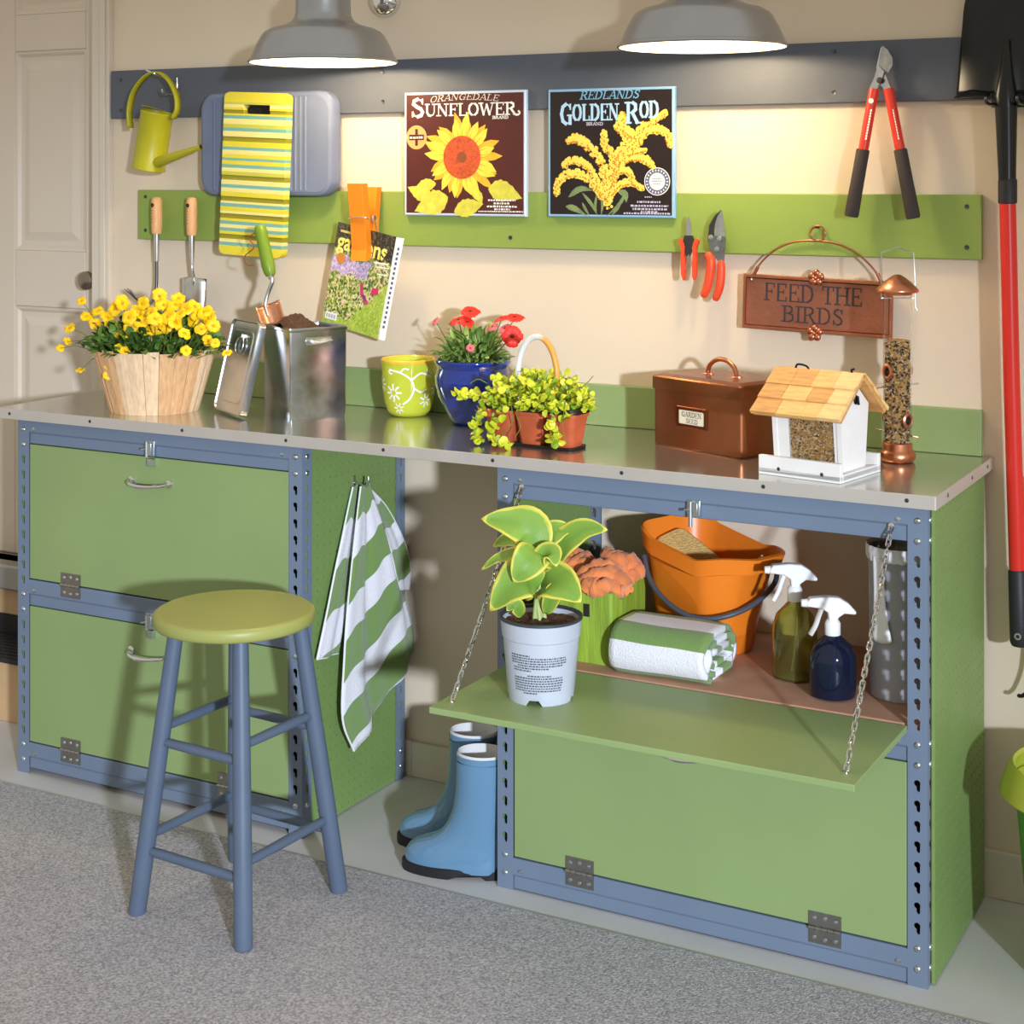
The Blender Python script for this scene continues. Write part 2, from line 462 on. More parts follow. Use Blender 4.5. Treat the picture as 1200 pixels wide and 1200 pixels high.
# ================================================================== perforated work
def hole_cell(mb, O, U, W, N, w, h, rad, dep, angs):
    """a rectangular cell with a hole: O centre, U/W in-plane axes, N outward normal"""
    out, inn = [], []
    for a in angs:
        c, s = math.cos(a), math.sin(a)
        t = min(w / 2 / abs(c) if abs(c) > 1e-6 else 9, h / 2 / abs(s) if abs(s) > 1e-6 else 9)
        out.append(O + U * c * t + W * s * t); r = rad(a)
        inn.append(O + U * c * r + W * s * r)
    n = len(angs)
    back = [p - N * dep for p in inn]
    f = [(i, (i + 1) % n, n + (i + 1) % n, n + i) for i in range(n)] + [(n + i, n + (i + 1) % n, 2 * n + (i + 1) % n, 2 * n + i) for i in range(n)]
    if U.cross(W).dot(N) < 0: f = [q[::-1] for q in f]
    mb.add(out + inn + back, f)
def plain_cell(mb, O, U, W, N, w, h):
    q = [O - U * w / 2 - W * h / 2, O + U * w / 2 - W * h / 2, O + U * w / 2 + W * h / 2, O - U * w / 2 + W * h / 2]
    mb.poly(q if U.cross(W).dot(N) > 0 else q[::-1])
def key_rad(a, flip=1):
    c, s = math.cos(a) * flip, math.sin(a)
    best = .0028
    for i in range(60):
        t = .0002 * (i + 1); x, y = c * t, s * t
        if (x + .001) ** 2 + (y - .0045) ** 2 < .0062 ** 2 or (abs(x - .0012) < .0036 and -.0112 < y < .004): best = t
    return best
KEYA = [2 * PI * i / 20 for i in range(20)]
PITCH = .0381
FW = .038
def keyset(w):
    cor = [math.atan2(sy * PITCH, sx * w) % (2 * PI) for sx in (1, -1) for sy in (1, -1)]
    return sorted([a for a in KEYA if min(abs(a - c) for c in cor) > .08] + cor)
def flange(mb, rv, O, U, N, w, zs, bolts, ztop, zbot):
    ks = keyset(w)
    Z = V((0, 0, 1))
    for i, z in enumerate(zs):
        c = V((O.x, O.y, z))
        if i in bolts:
            plain_cell(mb, c, U, Z, N, w, PITCH)
            M = Matrix.Translation(c) @ rot_to(N)
            rv.xf = M; rv.lathe([(.0068, 0), (.006, .0022), (.003, .0036), (.0003, .0038)], n=10, c0=False)
            rv.xf = Matrix()
        else:
            hole_cell(mb, c, U, Z, N, w, PITCH, key_rad, .0022, ks)
    for a, b in ((zs[0] + PITCH / 2, ztop), (zbot, zs[-1] - PITCH / 2)):
        if b - a > .0005: plain_cell(mb, V((O.x, O.y, (a + b) / 2)), U, Z, N, w, b - a)
def make_post(parent, x, y, sx, sy, H=.9, label=None):
    """angle post: corner at (x,y); flanges run from the corner along sx*X and sy*Y"""
    mb, rv = MB(), MB()
    zs = [H - .028 - PITCH * i for i in range(23)]
    bolts = {0, 1, 11, 12, 21, 22}
    T = .0022
    Z = V((0, 0, 1))
    nf = V((0, -sy, 0)); ns = V((-sx, 0, 0))
    flange(mb, rv, V((x + sx * FW / 2, y, 0)), V((1, 0, 0)), nf, FW, zs, bolts, H, 0)
    flange(mb, rv, V((x, y + sy * FW / 2, 0)), V((0, 1, 0)), ns, FW, zs, bolts, H, 0)
    # inner faces and free edges
    def strip(a, b):
        q = [V((a[0], a[1], 0)), V((b[0], b[1], 0)), V((b[0], b[1], H)), V((a[0], a[1], H))]; mb.poly(q)
    strip((x + sx * FW, y), (x + sx * FW, y + sy * T)); strip((x, y + sy * FW), (x + sx * T, y + sy * FW))
    p = mb.build('post', BLUE, parent)
    rv.build('bolt_heads', ZINC, p, smooth=.8, kind='stuff')
    return p
def pegboard(parent, x, y0, y1, z0, z1, nx, name='pegboard_side'):
    """panel at x whose perforated face looks along nx*X"""
    mb = MB(); S = .0254
    ny, nz = int((y1 - y0) / S), int((z1 - z0) / S)
    sy, sz = (y1 - y0) / ny, (z1 - z0) / nz
    A = [2 * PI * i / 8 for i in range(8)]
    N = V((nx, 0, 0))
    for i in range(ny):
        for j in range(nz):
            hole_cell(mb, V((x, y0 + (i + .5) * sy, z0 + (j + .5) * sz)), V((0, 1, 0)), V((0, 0, 1)), N, sy, sz, lambda a: .0033, .0045, A)
    xa, xb = (x, x - nx * .006)
    for q in (((xa, y0, z0), (xb, y0, z0), (xb, y0, z1), (xa, y0, z1)), ((xa, y1, z0), (xb, y1, z0), (xb, y1, z1), (xa, y1, z1)),
              ((xa, y0, z0), (xa, y1, z0), (xb, y1, z0), (xb, y0, z0)), ((xa, y0, z1), (xa, y1, z1), (xb, y1, z1), (xb, y0, z1))): mb.poly([V(p) for p in q])
    p = mb.build(name, GREEN_PEG, parent)
    b = MB(); b.box(min(xb, xb - nx * .002), max(xb, xb - nx * .002), y0, y1, z0, z1)
    b.build('pegboard_back', mat('brown_hardboard', (90, 66, 46), .8), p)
    return p
def beam(parent, x0, x1, z0, z1, y=-.46, out=-1):
    """folded steel beam with a stepped face, bolted between two posts"""
    mb = MB(); h = z1 - z0
    prof = [(0, z0), (.004, z0 - .0), (.004, z0 + h * .40), (0, z0 + h * .47), (0, z1 - .002), (.002, z1), (.03, z1), (.03, z1 - .004), (.008, z1 - .004), (.008, z0)]
    a = [(x0, y - out * d, z) for d, z in prof]; b = [(x1, y - out * d, z) for d, z in prof]
    mb.loft([a, b])
    o = mb.build('beam', BLUE, parent, fix=True, bevel=.0012)
    rv = MB()
    for x in (x0 + .018, x1 - .018):
        rv.xf = Matrix.Translation((x, y, (z0 + z1) / 2 + .006)) @ rot_to((0, out, 0)); rv.lathe([(.006, -.001), (.005, .002), (.0003, .003)], n=10, c0=False)
    rv.xf = Matrix(); rv.build('bolt_heads', ZINC, o, smooth=.8, kind='stuff')
    return o
def hinge(parent, x, z, w=.064, h=.06, y=-.46, name='hinge'):
    mb = MB()
    mb.box(x - w / 2, x + w / 2, y - .0022, y, z + .003, z + h / 2); mb.box(x - w / 2, x + w / 2, y - .0022, y, z - h / 2, z - .003)
    for i in range(5):
        a = x - w / 2 + w * i / 5
        mb.cyl((a + .0004, y - .0035, z), (a + w / 5 - .0004, y - .0035, z), .0042, n=10)
    mb.m = 1
    for dz in (h * .36, -h * .36):
        for k, dx in enumerate((-w * .33, 0, w * .33)):
            mb.xf = Matrix.Translation((x + dx, y - .0022, z + dz * (1 if k != 1 else 1.12) * .85)) @ rot_to((0, -1, 0))
            mb.lathe([(.0045, 0), (.0035, .0016), (.0003, .0022)], n=10, c0=False)
    mb.xf = Matrix(); mb.m = 0
    return mb.build(name, [NICKEL, ZINC], parent, smooth=.7)
def pull(parent, x, z, w=.118, y=-.448):
    mb = MB()
    pts = bez([(x - w / 2, y, z), (x - w / 2 + .004, y - .018, z - .002), (x - w / 4, y - .032, z - .004), (x, y - .037, z - .005), (x + w / 4, y - .032, z - .004), (x + w / 2 - .004, y - .018, z - .002), (x + w / 2, y, z)], 4)
    n = len(pts); rs = [.0042 + .0028 * math.exp(-((i / (n - 1) - .42) / .22) ** 2) for i in range(n)]
    mb.tube(pts, rs, 8)
    for s in (-1, 1):
        mb.xf = Matrix.Translation((x + s * w / 2, y, z)) @ rot_to((0, -1, 0)); mb.lathe([(.011, 0), (.010, .004), (.005, .007), (.004, .008)], n=12)
    mb.xf = Matrix()
    return mb.build('pull_handle', CHROME, parent, smooth=.7)
def latch(parent, x, ztop, zbot, y=-.46, drop=0.0):
    """barrel bolt: plate, sleeve, sliding rod"""
    mb = MB()
    mb.box(x - .014, x + .014, y - .0025, y, zbot, ztop)
    mb.box(x + .001, x + .012, y - .012, y - .002, zbot + .004, ztop - .004)
    mb.cyl((x - .004, y - .009, zbot - drop), (x - .004, y - .009, ztop - .002), .0042, n=10)
    mb.cyl((x - .004, y - .009, (zbot + ztop) / 2), (x - .011, y - .022, (zbot + ztop) / 2), .003, n=8)
    for z in (ztop - .008, zbot + .008): mb.sphere((x - .010, y - .003, z), .003, 8, 5)
    o = mb.build('latch', ZINC, parent, smooth=.6, bevel=.0008)
    return o
def drop_door(parent, x0, x1, z0, z1, hinges, handle=None, keeper=None):
    mb = MB(); mb.box(x0, x1, -.459, -.446, z0, z1)
    d = mb.build('drop_door', GREEN, parent, bevel=.0015)
    if handle: pull(d, *handle, y=-.459)
    if keeper:
        k = MB(); k.box(keeper[0] - .002, keeper[0] + .014, -.473, -.459, keeper[1] - .012, keeper[1] + .006); k.build('latch_keeper', ZINC, d, bevel=.001)
    for hx, hz in hinges: hinge(d, hx, hz)
    return d

# ================================================================== left cabinet
LX0, LX1 = 0.0, .888
cab = thing('storage_cabinet', 'left blue steel cabinet with two closed green doors behind the stool', 'cabinet', ((LX0 + LX1) / 2, -.23, 0), group='steel cabinets under the worktop')
for x, sx in ((LX0, 1), (LX1, -1)):
    make_post(cab, x, -.46, sx, 1); make_post(cab, x, -.022, sx, -1)
for z0, z1 in ((.838, .9), (.428, .492), (.015, .079)): beam(cab, LX0 + FW, LX1 - FW, z0, z1)
for z0, z1 in ((.838, .9), (.428, .492), (.015, .079)): beam(cab, LX0 + FW, LX1 - FW, z0, z1, y=-.022, out=1)
drop_door(cab, LX0 + FW + .002, LX1 - FW - .002, .4955, .8355, [(.181, .4935), (.70, .4935)], handle=(.437, .776), keeper=(.440, .828))
drop_door(cab, LX0 + FW + .002, LX1 - FW - .002, .0825, .4255, [(.181, .081), (.677, .081)], handle=(.437, .362), keeper=(.440, .413))
latch(cab, .438, .876, .838); latch(cab, .438, .458, .42)
for n_, zz in (('shelf', .478), ('shelf', .066)):
    mb = MB(); mb.box(LX0 + .012, LX1 - .016, -.44, -.036, zz, zz + .009); mb.build(n_, mat('tan_hardboard', (186, 142, 116), .7, var=.08, vs=20), cab)
pegboard(cab, LX1 - .004, -.457, -.025, .004, .898, 1)
mb = MB(); mb.box(LX0 + .003, LX0 + .009, -.457, -.025, .004, .898); mb.build('side_panel', GREEN_PEG, cab)
mb = MB(); mb.box(LX0 + .012, LX1 - .014, -.034, -.028, .004, .898); mb.build('back_panel', mat('brown_hardboard', (90, 66, 46)), cab)

# ================================================================== right cabinet
RX0, RX1 = 1.399, 2.317
cab2 = thing('storage_cabinet', 'right blue steel cabinet with its upper green door folded down on chains', 'cabinet', ((RX0 + RX1) / 2, -.23, 0), group='steel cabinets under the worktop')
for x, sx in ((RX0, 1), (RX1, -1)):
    make_post(cab2, x, -.46, sx, 1); make_post(cab2, x, -.022, sx, -1)
for z0, z1 in ((.832, .9), (.419, .481), (.003, .068)): beam(cab2, RX0 + FW, RX1 - FW, z0, z1)
for z0, z1 in ((.838, .9), (.003, .068)): beam(cab2, RX0 + FW, RX1 - FW, z0, z1, y=-.022, out=1)
drop_door(cab2, RX0 + FW + .002, RX1 - FW - .002, .0715, .4165, [(1.595, .069), (2.12, .069)], handle=(1.834, .362))
latch(cab2, 1.849, .868, .833, drop=.017)
TAN = mat('tan_hardboard', (186, 142, 116))
mb = MB(); mb.box(RX0 + .012, RX1 - .014, -.45, -.004, .478, .487); mb.build('shelf', TAN, cab2)
mb = MB(); mb.box(RX0 + .014, RX1 - .016, -.44, -.03, .055, .064); mb.build('shelf', TAN, cab2)
pegboard(cab2, RX1 + .0085, -.441, -.026, .004, .898, 1)
pegboard(cab2, RX0 + .010, -.457, -.025, .004, .898, 1)
# open door: level on its chains
mb = MB(); mb.box(1.436, 2.279, -.800, -.462, .4745, .487)
od = mb.build('drop_door', GREEN, cab2, bevel=.0015)
for hx in (1.595, 2.12):
    h = MB(); h.box(hx - .032, hx + .032, -.4622, -.46, .45, .478); h.box(hx - .032, hx + .032, -.49, -.462, .472, .4745); h.cyl((hx - .032, -.464, .4725), (hx + .032, -.464, .4725), .003, n=8); h.build('hinge', NICKEL, od)
def chain(parent, a, b, sag=.0, name='chain'):
    mb = MB(); a, b = V(a), V(b); L = (b - a).length; n = int(L / .0125)
    base = rot_to(b - a)
    for i in range(n):
        t = (i + .5) / n; p = a.lerp(b, t) + V((0, 0, -sag * 4 * t * (1 - t)))
        M = Matrix.Translation(p) @ base @ Matrix.Rotation(PI / 2 * (i % 2) + .3 * math.sin(i * 1.3), 4, 'Z')
        ring = [(.0042 * math.cos(q), 0, .0042 * math.sin(q) + (.0055 if math.sin(q) > 0 else -.0055)) for q in [2 * PI * k / 10 + .31 for k in range(10)]]
        mb.xf = M; mb.tube(ring, .0017, 5, closed=True)
    mb.xf = Matrix()
    for p, d in ((a, (0, -1, 0)), (b, (0, 0, 1))):
        mb.xf = Matrix.Translation(p) @ rot_to(d); mb.lathe([(.007, -.004), (.0065, .001), (.001, .003)], n=10)
    mb.xf = Matrix()
    return mb.build(name, CHROME, parent, smooth=.9)
chain(cab2, (1.459, -.462, .858), (1.459, -.752, .489), .012)
chain(cab2, (2.249, -.462, .858), (2.249, -.750, .489), .004)

# ================================================================== worktop and wall boards
wt = thing('worktop', 'long galvanised steel worktop spanning both cabinets', 'worktop', (1.145, -.24, .9))
WX0, WX1, WY0, WZ0, WZ1 = -.045, 2.338, -.487, .9002, .926
mb = MB(); mb.box(WX0 + .002, WX1 - .002, WY0 + .002, -.0005, WZ0 + .001, WZ1 - .0012); mb.build('core_board', mat('plywood_core', (190, 160, 120), .7), wt)
mb = MB(); mb.box(WX0, WX1, WY0, -.0005, WZ1 - .0012, WZ1); mb.build('steel_sheet', STEEL, wt)
mb = MB(); mb.box(WX0, WX1, WY0 - .0015, WY0, WZ0, WZ1); mb.box(WX0 - .0015, WX0, WY0 - .0015, -.0005, WZ0, WZ1); mb.box(WX1, WX1 + .0015, WY0 - .0015, -.0005, WZ0, WZ1)
mb.build('edge_trim', FASCIA, wt, bevel=.0006)
mb = MB()
for x in (.27, .56, .863, 1.127, 1.403, 1.703, 2.005, 2.285, .0):
    mb.xf = Matrix.Translation((x, WY0 - .0015, .914)) @ rot_to((0, -1, 0)); mb.lathe([(.0042, 0), (.0034, .0014), (.0004, .0018)], n=10, c0=False)
for y in (-.4, -.2, -.06):
    mb.xf = Matrix.Translation((WX1 + .0015, y, .914)) @ rot_to((1, 0, 0)); mb.lathe([(.0042, 0), (.0034, .0014), (.0004, .0018)], n=10, c0=False)
mb.xf = Matrix(); mb.build('trim_screws', DARKSTEEL, wt, kind='stuff')

bs = thing('backsplash_board', 'low green backsplash board standing along the rear of the worktop', 'board', (1.14, -.01, .926))
mb = MB(); mb.box(WX0 + .01, 2.318, -.02, -.0008, .9265, 1.023); mb.build('board', GREEN, bs, bevel=.002)
def wall_board(name, label, x0, x1, z0, z1, m, holes):
    t = thing(name, label, 'board', ((x0 + x1) / 2, -.01, z0))
    mb = MB(); mb.box(x0, x1, -.02, -.0008, z0, z1); mb.build('board', m, t, bevel=.002)
    for x, z in holes:
        mb = MB(Matrix.Translation((x, -.02, z)) @ rot_to((0, -1, 0))); mb.lathe([(.0052, 0), (.0048, .0012), (.0022, .0008), (.0004, .0006)], n=12, c0=False)
        mb.build('screw', DARKSTEEL, t)
    return t
wall_board('wall_rail', 'dark slate grey wooden rail, upper of the two on the wall', -.091, 2.62, 1.677, 1.811, SLATE, [(-.055, 1.785), (-.055, 1.70), (.82, 1.78), (.82, 1.705), (2.0, 1.79), (2.0, 1.70)])
wall_board('wall_rail', 'moss green wooden rail, lower of the two on the wall', .009, 2.318, 1.340, 1.477, GREEN_WALL, [(.035, 1.458), (.035, 1.365), (1.19, 1.366), (1.19, 1.455), (2.288, 1.452), (2.288, 1.366)])

# ================================================================== pendant lamps on gooseneck arms
SHADE = mat('satin_aluminium', (172, 174, 178), .3, .85, var=.05, vs=9)
SHADEIN = mat('white_enamel', (245, 240, 228), .35)
def lamp(x, y, label):
    t = thing('barn_lamp', label, 'lamp', (x, y, 1.79), group='barn lamps above the worktop')
    c = (x, y, 1.79)
    prof = [(.180, 0), (.182, .003), (.178, .009), (.176, .010), (.162, .042), (.149, .066), (.142, .074), (.125, .083), (.098, .090), (.080, .098), (.071, .108), (.067, .120), (.066, .175), (.062, .181), (.050, .186), (.048, .2), (.022, .21), (.02, .235)]
    mb = MB(); mb.lathe(prof, c, 48, c0=False); mb.build('shade', SHADE, t, smooth=.5)
    mi = MB(); mi.lathe([(r - .003, z + .0005) for r, z in prof[:-5]] + [(.01, .178)], c, 48, c0=False); mi.build('shade_lining', SHADEIN, t, smooth=.6)
    b = MB(); b.lathe([(.001, .046), (.02, .050), (.030, .066), (.031, .078), (.024, .1), (.014, .12), (.013, .15)], c, 20)
    bo = b.build('bulb', mat('lit_bulb', (255, 226, 178), .4, emit=9.0), t, smooth=1.2); bo.visible_shadow = True
    arm = bez([(x, y, 2.02), (x, y, 2.12), (x, y + .03, 2.2), (x, y + .10, 2.235), (x, y + .18, 2.2), (x, y + .215, 2.1), (x, y + .222, 2.03), (x, -.02, 1.975)], 5)
    a = MB(); a.tube(arm, .0105, 10); a.build('gooseneck_arm', SHADE, t, smooth=1)
    k = MB(); k.xf = wallplane(x + .02, 0, 1.965); k.lathe([(.045, 0), (.044, .008), (.036, .022), (.02, .032), (.012, .036), (.001, .036)], n=28); k.build('wall_canopy', CHROME, t, smooth=.8)
    l = bpy.data.lights.new('lamp_light', 'POINT'); l.energy = LAMP_W; l.color = (1.0, .80, .52); l.shadow_soft_size = .03
    o = bpy.data.objects.new('lamp_light', l); o.parent = t; o.location = (0, 0, .036); COL.objects.link(o)
LAMP_W = 6.5
lamp(.798, -.25, 'grey aluminium barn lamp above the sunflower picture, left of the two')
lamp(1.786, -.258, 'grey aluminium barn lamp above the goldenrod picture, right of the two')

# ================================================================== stool
st = thing('stool', 'round wooden stool with green seat and slate blue legs on the carpet', 'stool', (.962, -.80, .007))
mb = MB(); mb.lathe([(.001, .589), (.158, .589), (.163, .590), (.1665, .594), (.1675, .600), (.1672, .608), (.1655, .6125), (.161, .6155), (.154, .6168), (.001, .617)], (.962, -.80, 0), 64, c0=False, c1=False)
mb.build('seat', mat('green_seat_paint', (156, 160, 88), .42, var=.05, vs=5, bump=.03, bs=200), st, smooth=.7)
FEET = [(.818, -.937), (1.108, -.957), (1.125, -.653), (.835, -.633)]
def legp(i, z):
    fx, fy = FEET[i]; cx, cy = .965, -.797; k = 1 - .40 * (z / .59)
    return V((cx + (fx - cx) * k, cy + (fy - cy) * k, z))
for i in range(4):
    mb = MB(); mb.tube([legp(i, .0072), legp(i, .012), legp(i, .2), legp(i, .4), legp(i, .592)], [.0172, .0185, .0188, .0178, .0160], 18); mb.build('leg', STOOLBLUE, st, smooth=.7)
for a, b, zs in ((0, 1, (.135, .355)), (3, 2, (.137, .357)), (0, 3, (.163, .383)), (1, 2, (.163, .385))):
    for z in zs:
        p, q = legp(a, z), legp(b, z)
        mb = MB(); mb.tube([p, p.lerp(q, .12), p.lerp(q, .5), p.lerp(q, .88), q], [.0075, .0095, .0102, .0095, .0075], 12); mb.build('stretcher', STOOLBLUE, st, smooth=.7)

# ================================================================== rubber boots
BOOT = mat('blue_rubber', (98, 137, 166), .16, var=.03, vs=8, coat=.6)
SOLE = mat('black_sole_rubber', (30, 30, 32), .6)
LINING = mat('white_boot_lining', (214, 214, 214), .9, bump=.2, bs=500)
def boot(label, loc, rz):
    """local: toe along -x, heel at +x, foot on z=0"""
    t = thing('rain_boot', label, 'boot', loc, rz, group='pair of rubber boots')
    def ell(cx, rx, ry, z, n=28, tilt=0.0, p=2.2):
        out = []
        for j in range(n):
            a = 2 * PI * j / n; c, s = math.cos(a), math.sin(a)
            out.append((cx + rx * abs(c) ** (2 / p) * (1 if c > 0 else -1), ry * abs(s) ** (2 / p) * (1 if s > 0 else -1), z + tilt * c))
        return out
    lev = [(.012, -.134, .083, .043), (.020, -.137, .085, .045), (.032, -.138, .086, .046), (.044, -.135, .086, .0455), (.054, -.128, .086, .0445), (.062, -.117, .086, .043),
           (.069, -.101, .086, .042), (.076, -.080, .086, .0415), (.083, -.066, .085, .041), (.092, -.054, .085, .0405), (.104, -.044, .085, .0405), (.120, -.035, .086, .041), (.145, -.026, .088, .042), (.18, -.020, .090, .044), (.22, -.018, .092, .046), (.250, -.018, .093, .047)]
    rings = []
    for z, xf, xb, w in lev:
        r = []; cx = (xf + xb) / 2; h = (xb - xf) / 2
        for j in range(40):
            a = 2 * PI * j / 40; cc, ss = math.cos(a), math.sin(a)
            x = cx + h * abs(cc) ** .9 * (1 if cc > 0 else -1)
            waist = 1 - .13 * math.exp(-((x - .0) / .035) ** 2) * max(0, 1 - z / .06)
            toe = 1 - .10 * max(0, min(1, (z - .03) / .05)) * max(0, min(1, (-x - .02) / .08))
            r.append((x, w * waist * toe * abs(ss) ** .85 * (1 if ss > 0 else -1), z))
        rings.append(r)
    mb = MB(); mb.loft(rings, True, False)
    mb.build('boot_body', BOOT, t, smooth=1.2, world=False, fix=True)
    rim = MB(); rim.loft([ell(.0375, .0562, .0478, .250, p=2), ell(.0375, .0572, .0490, .252, p=2), ell(.0375, .0572, .0490, .262, p=2), ell(.0375, .0555, .0474, .264, p=2)], False, False)
    rim.build('top_band', BOOT, t, smooth=.5, world=False)
    li = MB(); li.loft([ell(.0375, .0555, .0474, .264, p=2), ell(.0375, .0530, .0450, .269, p=2), ell(.0375, .0505, .0425, .266, p=2), ell(.0375, .049, .041, .20, p=2), ell(.037, .049, .04, .12, p=2)], False, True)
    li.build('lining', LINING, t, smooth=.8, world=False)
    # sole with a block heel and arch
    def outline(k):
        pts = []
        for j in range(40):
            a = 2 * PI * j / 40; c, s = math.cos(a), math.sin(a)
            x = -.027 + .113 * c
            w = .046 - .008 * math.exp(-((x - .015) / .03) ** 2) - .006 * (x > .03)
            pts.append((x * k - .0, w * k * (abs(s) ** .8) * (1 if s > 0 else -1)))
        return pts
    so = MB(); o = outline(1.02)
    def zb(x): return .0 if x < -.02 or x > .045 else .010 * min(1, (x + .02) / .02, (.05 - x) / .006)
    so.loft([[(x, y, zb(x)) for x, y in o], [(x * 1.01, y * 1.03, .006 + zb(x) * .7) for x, y in o], [(x * 1.01, y * 1.03, .020 + .012 * max(0, (x - .0) * 8)) for x, y in o], [(x * .97, y * .95, .022 + .012 * max(0, x * 8)) for x, y in o]], True, True)
    so.build('sole', SOLE, t, smooth=.6, world=False, fix=True)
    return t
boot('blue rubber boot nearest the camera, front one of the pair beside the cabinet', (1.305, -.434, 0), math.radians(13))
boot('blue rubber boot standing just behind its mate between the two cabinets', (1.222, -.325, 0), math.radians(13))

# ================================================================== hanging towel
def striped(name, period, white=.45, phase=0):
    return ramp_mat(name, [(0, (118, 150, 78)), (1 - white, (236, 236, 240))], 'v', .95, bump=.7, bs=420, repeat=period, sheen=.3)
TOWEL = striped('striped_terry', 6.0)
PIPING = mat('white_piping', (238, 238, 240), .8)
tw = thing('towel', 'green and white striped terry towel hanging from the pegboard hook', 'towel', (.90, -.245, .775))
def towel_sheet(name, left, right, x0, amp, ph, nf, edge=True, uvo=0.0):
    """left/right: (y,z) edge polylines from the hook down; sheet ripples out in x"""
    L = bez([(0, a, b) for a, b in left], 8); Rr = bez([(0, a, b) for a, b in right], 8); n = min(len(L), len(Rr)) - 1
    def P(u, v):
        i = v * n; k = min(int(i), n - 1); f = i - k
        a = L[k].lerp(L[k + 1], f); b = Rr[k].lerp(Rr[k + 1], f); p = a.lerp(b, u)
        fall = min(1, v * 3.0)
        x = x0 + amp * fall * (math.sin(u * PI * nf + ph) + .35 * math.sin(u * PI * nf * 2.3 + v * 3 + ph)) + .010 * v
        return V((x, p.y, p.z))
    def uv(u, v):
        p = P(u, v); return (u, (.8 - (p.z - .46 * (p.y + .25)) + uvo + .012 * math.sin(u * PI * nf + ph)))
    mb = MB(); mb.grid(P, 28, 44, uv)
    o = mb.build(name, TOWEL, tw, smooth=1.2, solid=.006)
    if edge:
        e = MB()
        for pts in ([P(0, i / 40) for i in range(41)], [P(1, i / 40) for i in range(41)], [P(i / 24, 1) for i in range(25)]): e.tube(pts, .0028, 6)
        e.build('piping', PIPING, o, smooth=1)
towel_sheet('back_fold', [(-.262, .772), (-.30, .70), (-.345, .60), (-.385, .50), (-.425, .405)], [(-.245, .775), (-.25, .70), (-.27, .60), (-.30, .50), (-.335, .395)], .893, .005, .5, 1.5, uvo=.0)
towel_sheet('side_fold', [(-.235, .775), (-.17, .68), (-.12, .585), (-.10, .53), (-.085, .49)], [(-.215, .77), (-.125, .70), (-.05, .60), (-.028, .53), (-.035, .48)], .898, .006, 1.2, 1.5, uvo=.05)
towel_sheet('front_fold', [(-.258, .775), (-.29, .66), (-.325, .52), (-.345, .38), (-.352, .25), (-.305, .160)], [(-.225, .775), (-.15, .65), (-.095, .535), (-.05, .44), (-.030, .375), (-.035, .325)], .913, .011, .2, 3.2)
hk = thing('pegboard_hook', 'small metal hook in the pegboard holding the striped towel', 'hook', (.884, -.245, .775))
mb = MB(); mb.tube(bez([(.879, -.245, .779), (.900, -.245, .779), (.918, -.245, .774), (.926, -.245, .786), (.925, -.245, .797)], 4), .0028, 8); mb.build('hook_wire', ZINC, hk, smooth=1)
mb = MB(); mb.box(.8842, .8862, -.250, -.240, .768, .796); mb.build('hook_or_shade_plate', ZINC, hk, bevel=.0008)

# ================================================================== hosta on the open door
SZ = .4872
ph = thing('potted_hosta', 'potted hosta in a grey plastic pot on the folded down green door', 'plant', (1.598, -.640, SZ))
c = (1.598, -.640, SZ)
POT = mat('grey_plastic_pot', (186, 192, 204), .42, var=.03, vs=20)
n = 48
def potring(r, z, notch=0):
    out = []
    for j in range(n):
        a = 2 * PI * j / n
        d = min(abs((a - b + PI) % (2 * PI) - PI) for b in (PI * .08, PI * .58, PI * 1.08, PI * 1.58))
        out.append(V(c) + V((r * math.cos(a), r * math.sin(a), z + (notch if d < .16 else notch * .5 if d < .24 else 0))))
    return out
mb = MB(); mb.loft([potring(.061, .0, .012), potring(.064, .0, .012), potring(.066, .016), potring(.0755, .122), potring(.0775, .124), potring(.0805, .156)], False, False)
mb.loft([potring(.0765, .156), potring(.072, .12), potring(.062, .010)], False, True)
mb.build('pot', POT, ph, smooth=.6)
mb = MB(); mb.loft([potring(.0805, .156), potring(.0825, .157), potring(.0825, .162), potring(.0765, .162), potring(.0765, .15)], False, False); mb.build('pot_rim', mat('dark_pot_rim', (58, 62, 70), .45), ph, smooth=.5)
def soil_disc(parent, c, r, z, h, seed, name='soil', ry=None):
    mb = MB(); ry = ry or r
    def P(u, v):
        a = 2 * PI * u; rr = v
        x, y = r * rr * math.cos(a), ry * rr * math.sin(a)
        return V((c[0] + x, c[1] + y, z + h * (1 - rr * rr) + .006 * noise.noise(V((x * 60 + seed, y * 60, 0))) + .004 * noise.noise(V((x * 160, y * 160, seed)))))
    mb.grid(P, 36, 10); return mb.build(name, SOIL, parent, smooth=1.2, kind='stuff')
soil_disc(ph, c, .077, SZ + .146, .008, 3)
# printed care text: unreadable fine lines wrapped on the front of the pot
rn = random.Random(5)
mb = MB()
phi0 = math.atan2(-3.4815 + .640, 3.081 - 1.598) - .10
def wrap(u, z):
    r = .0662 + (.0755 - .066) * (z - .016) / .106 + .0003
    a = phi0 + u / .070
    return V(c) + V((r * math.cos(a), r * math.sin(a), z))
for row, (x0, x1) in enumerate([(-.055, -.015), (-.055, .056), (-.055, .056), (-.055, .054), (-.055, -.045), (-.04, .05), (-.035, .02), (-.05, -.012), None, (-.02, .026), (-.05, .05), (-.05, .05), (-.05, .05), (-.05, .048), (-.05, .05), (-.05, .046), (-.03, -.004)][0:17] if True else []) if False else []: pass
rows = [(-.055, -.015), (-.055, .056), (-.055, .056), (-.055, .054), (-.04, .05), (-.05, .02), (-.05, -.012), None, (-.02, .026), (-.05, .05), (-.05, .05), (-.05, .05), (-.05, .048), (-.05, .05), (-.05, .046), (-.03, -.004)]
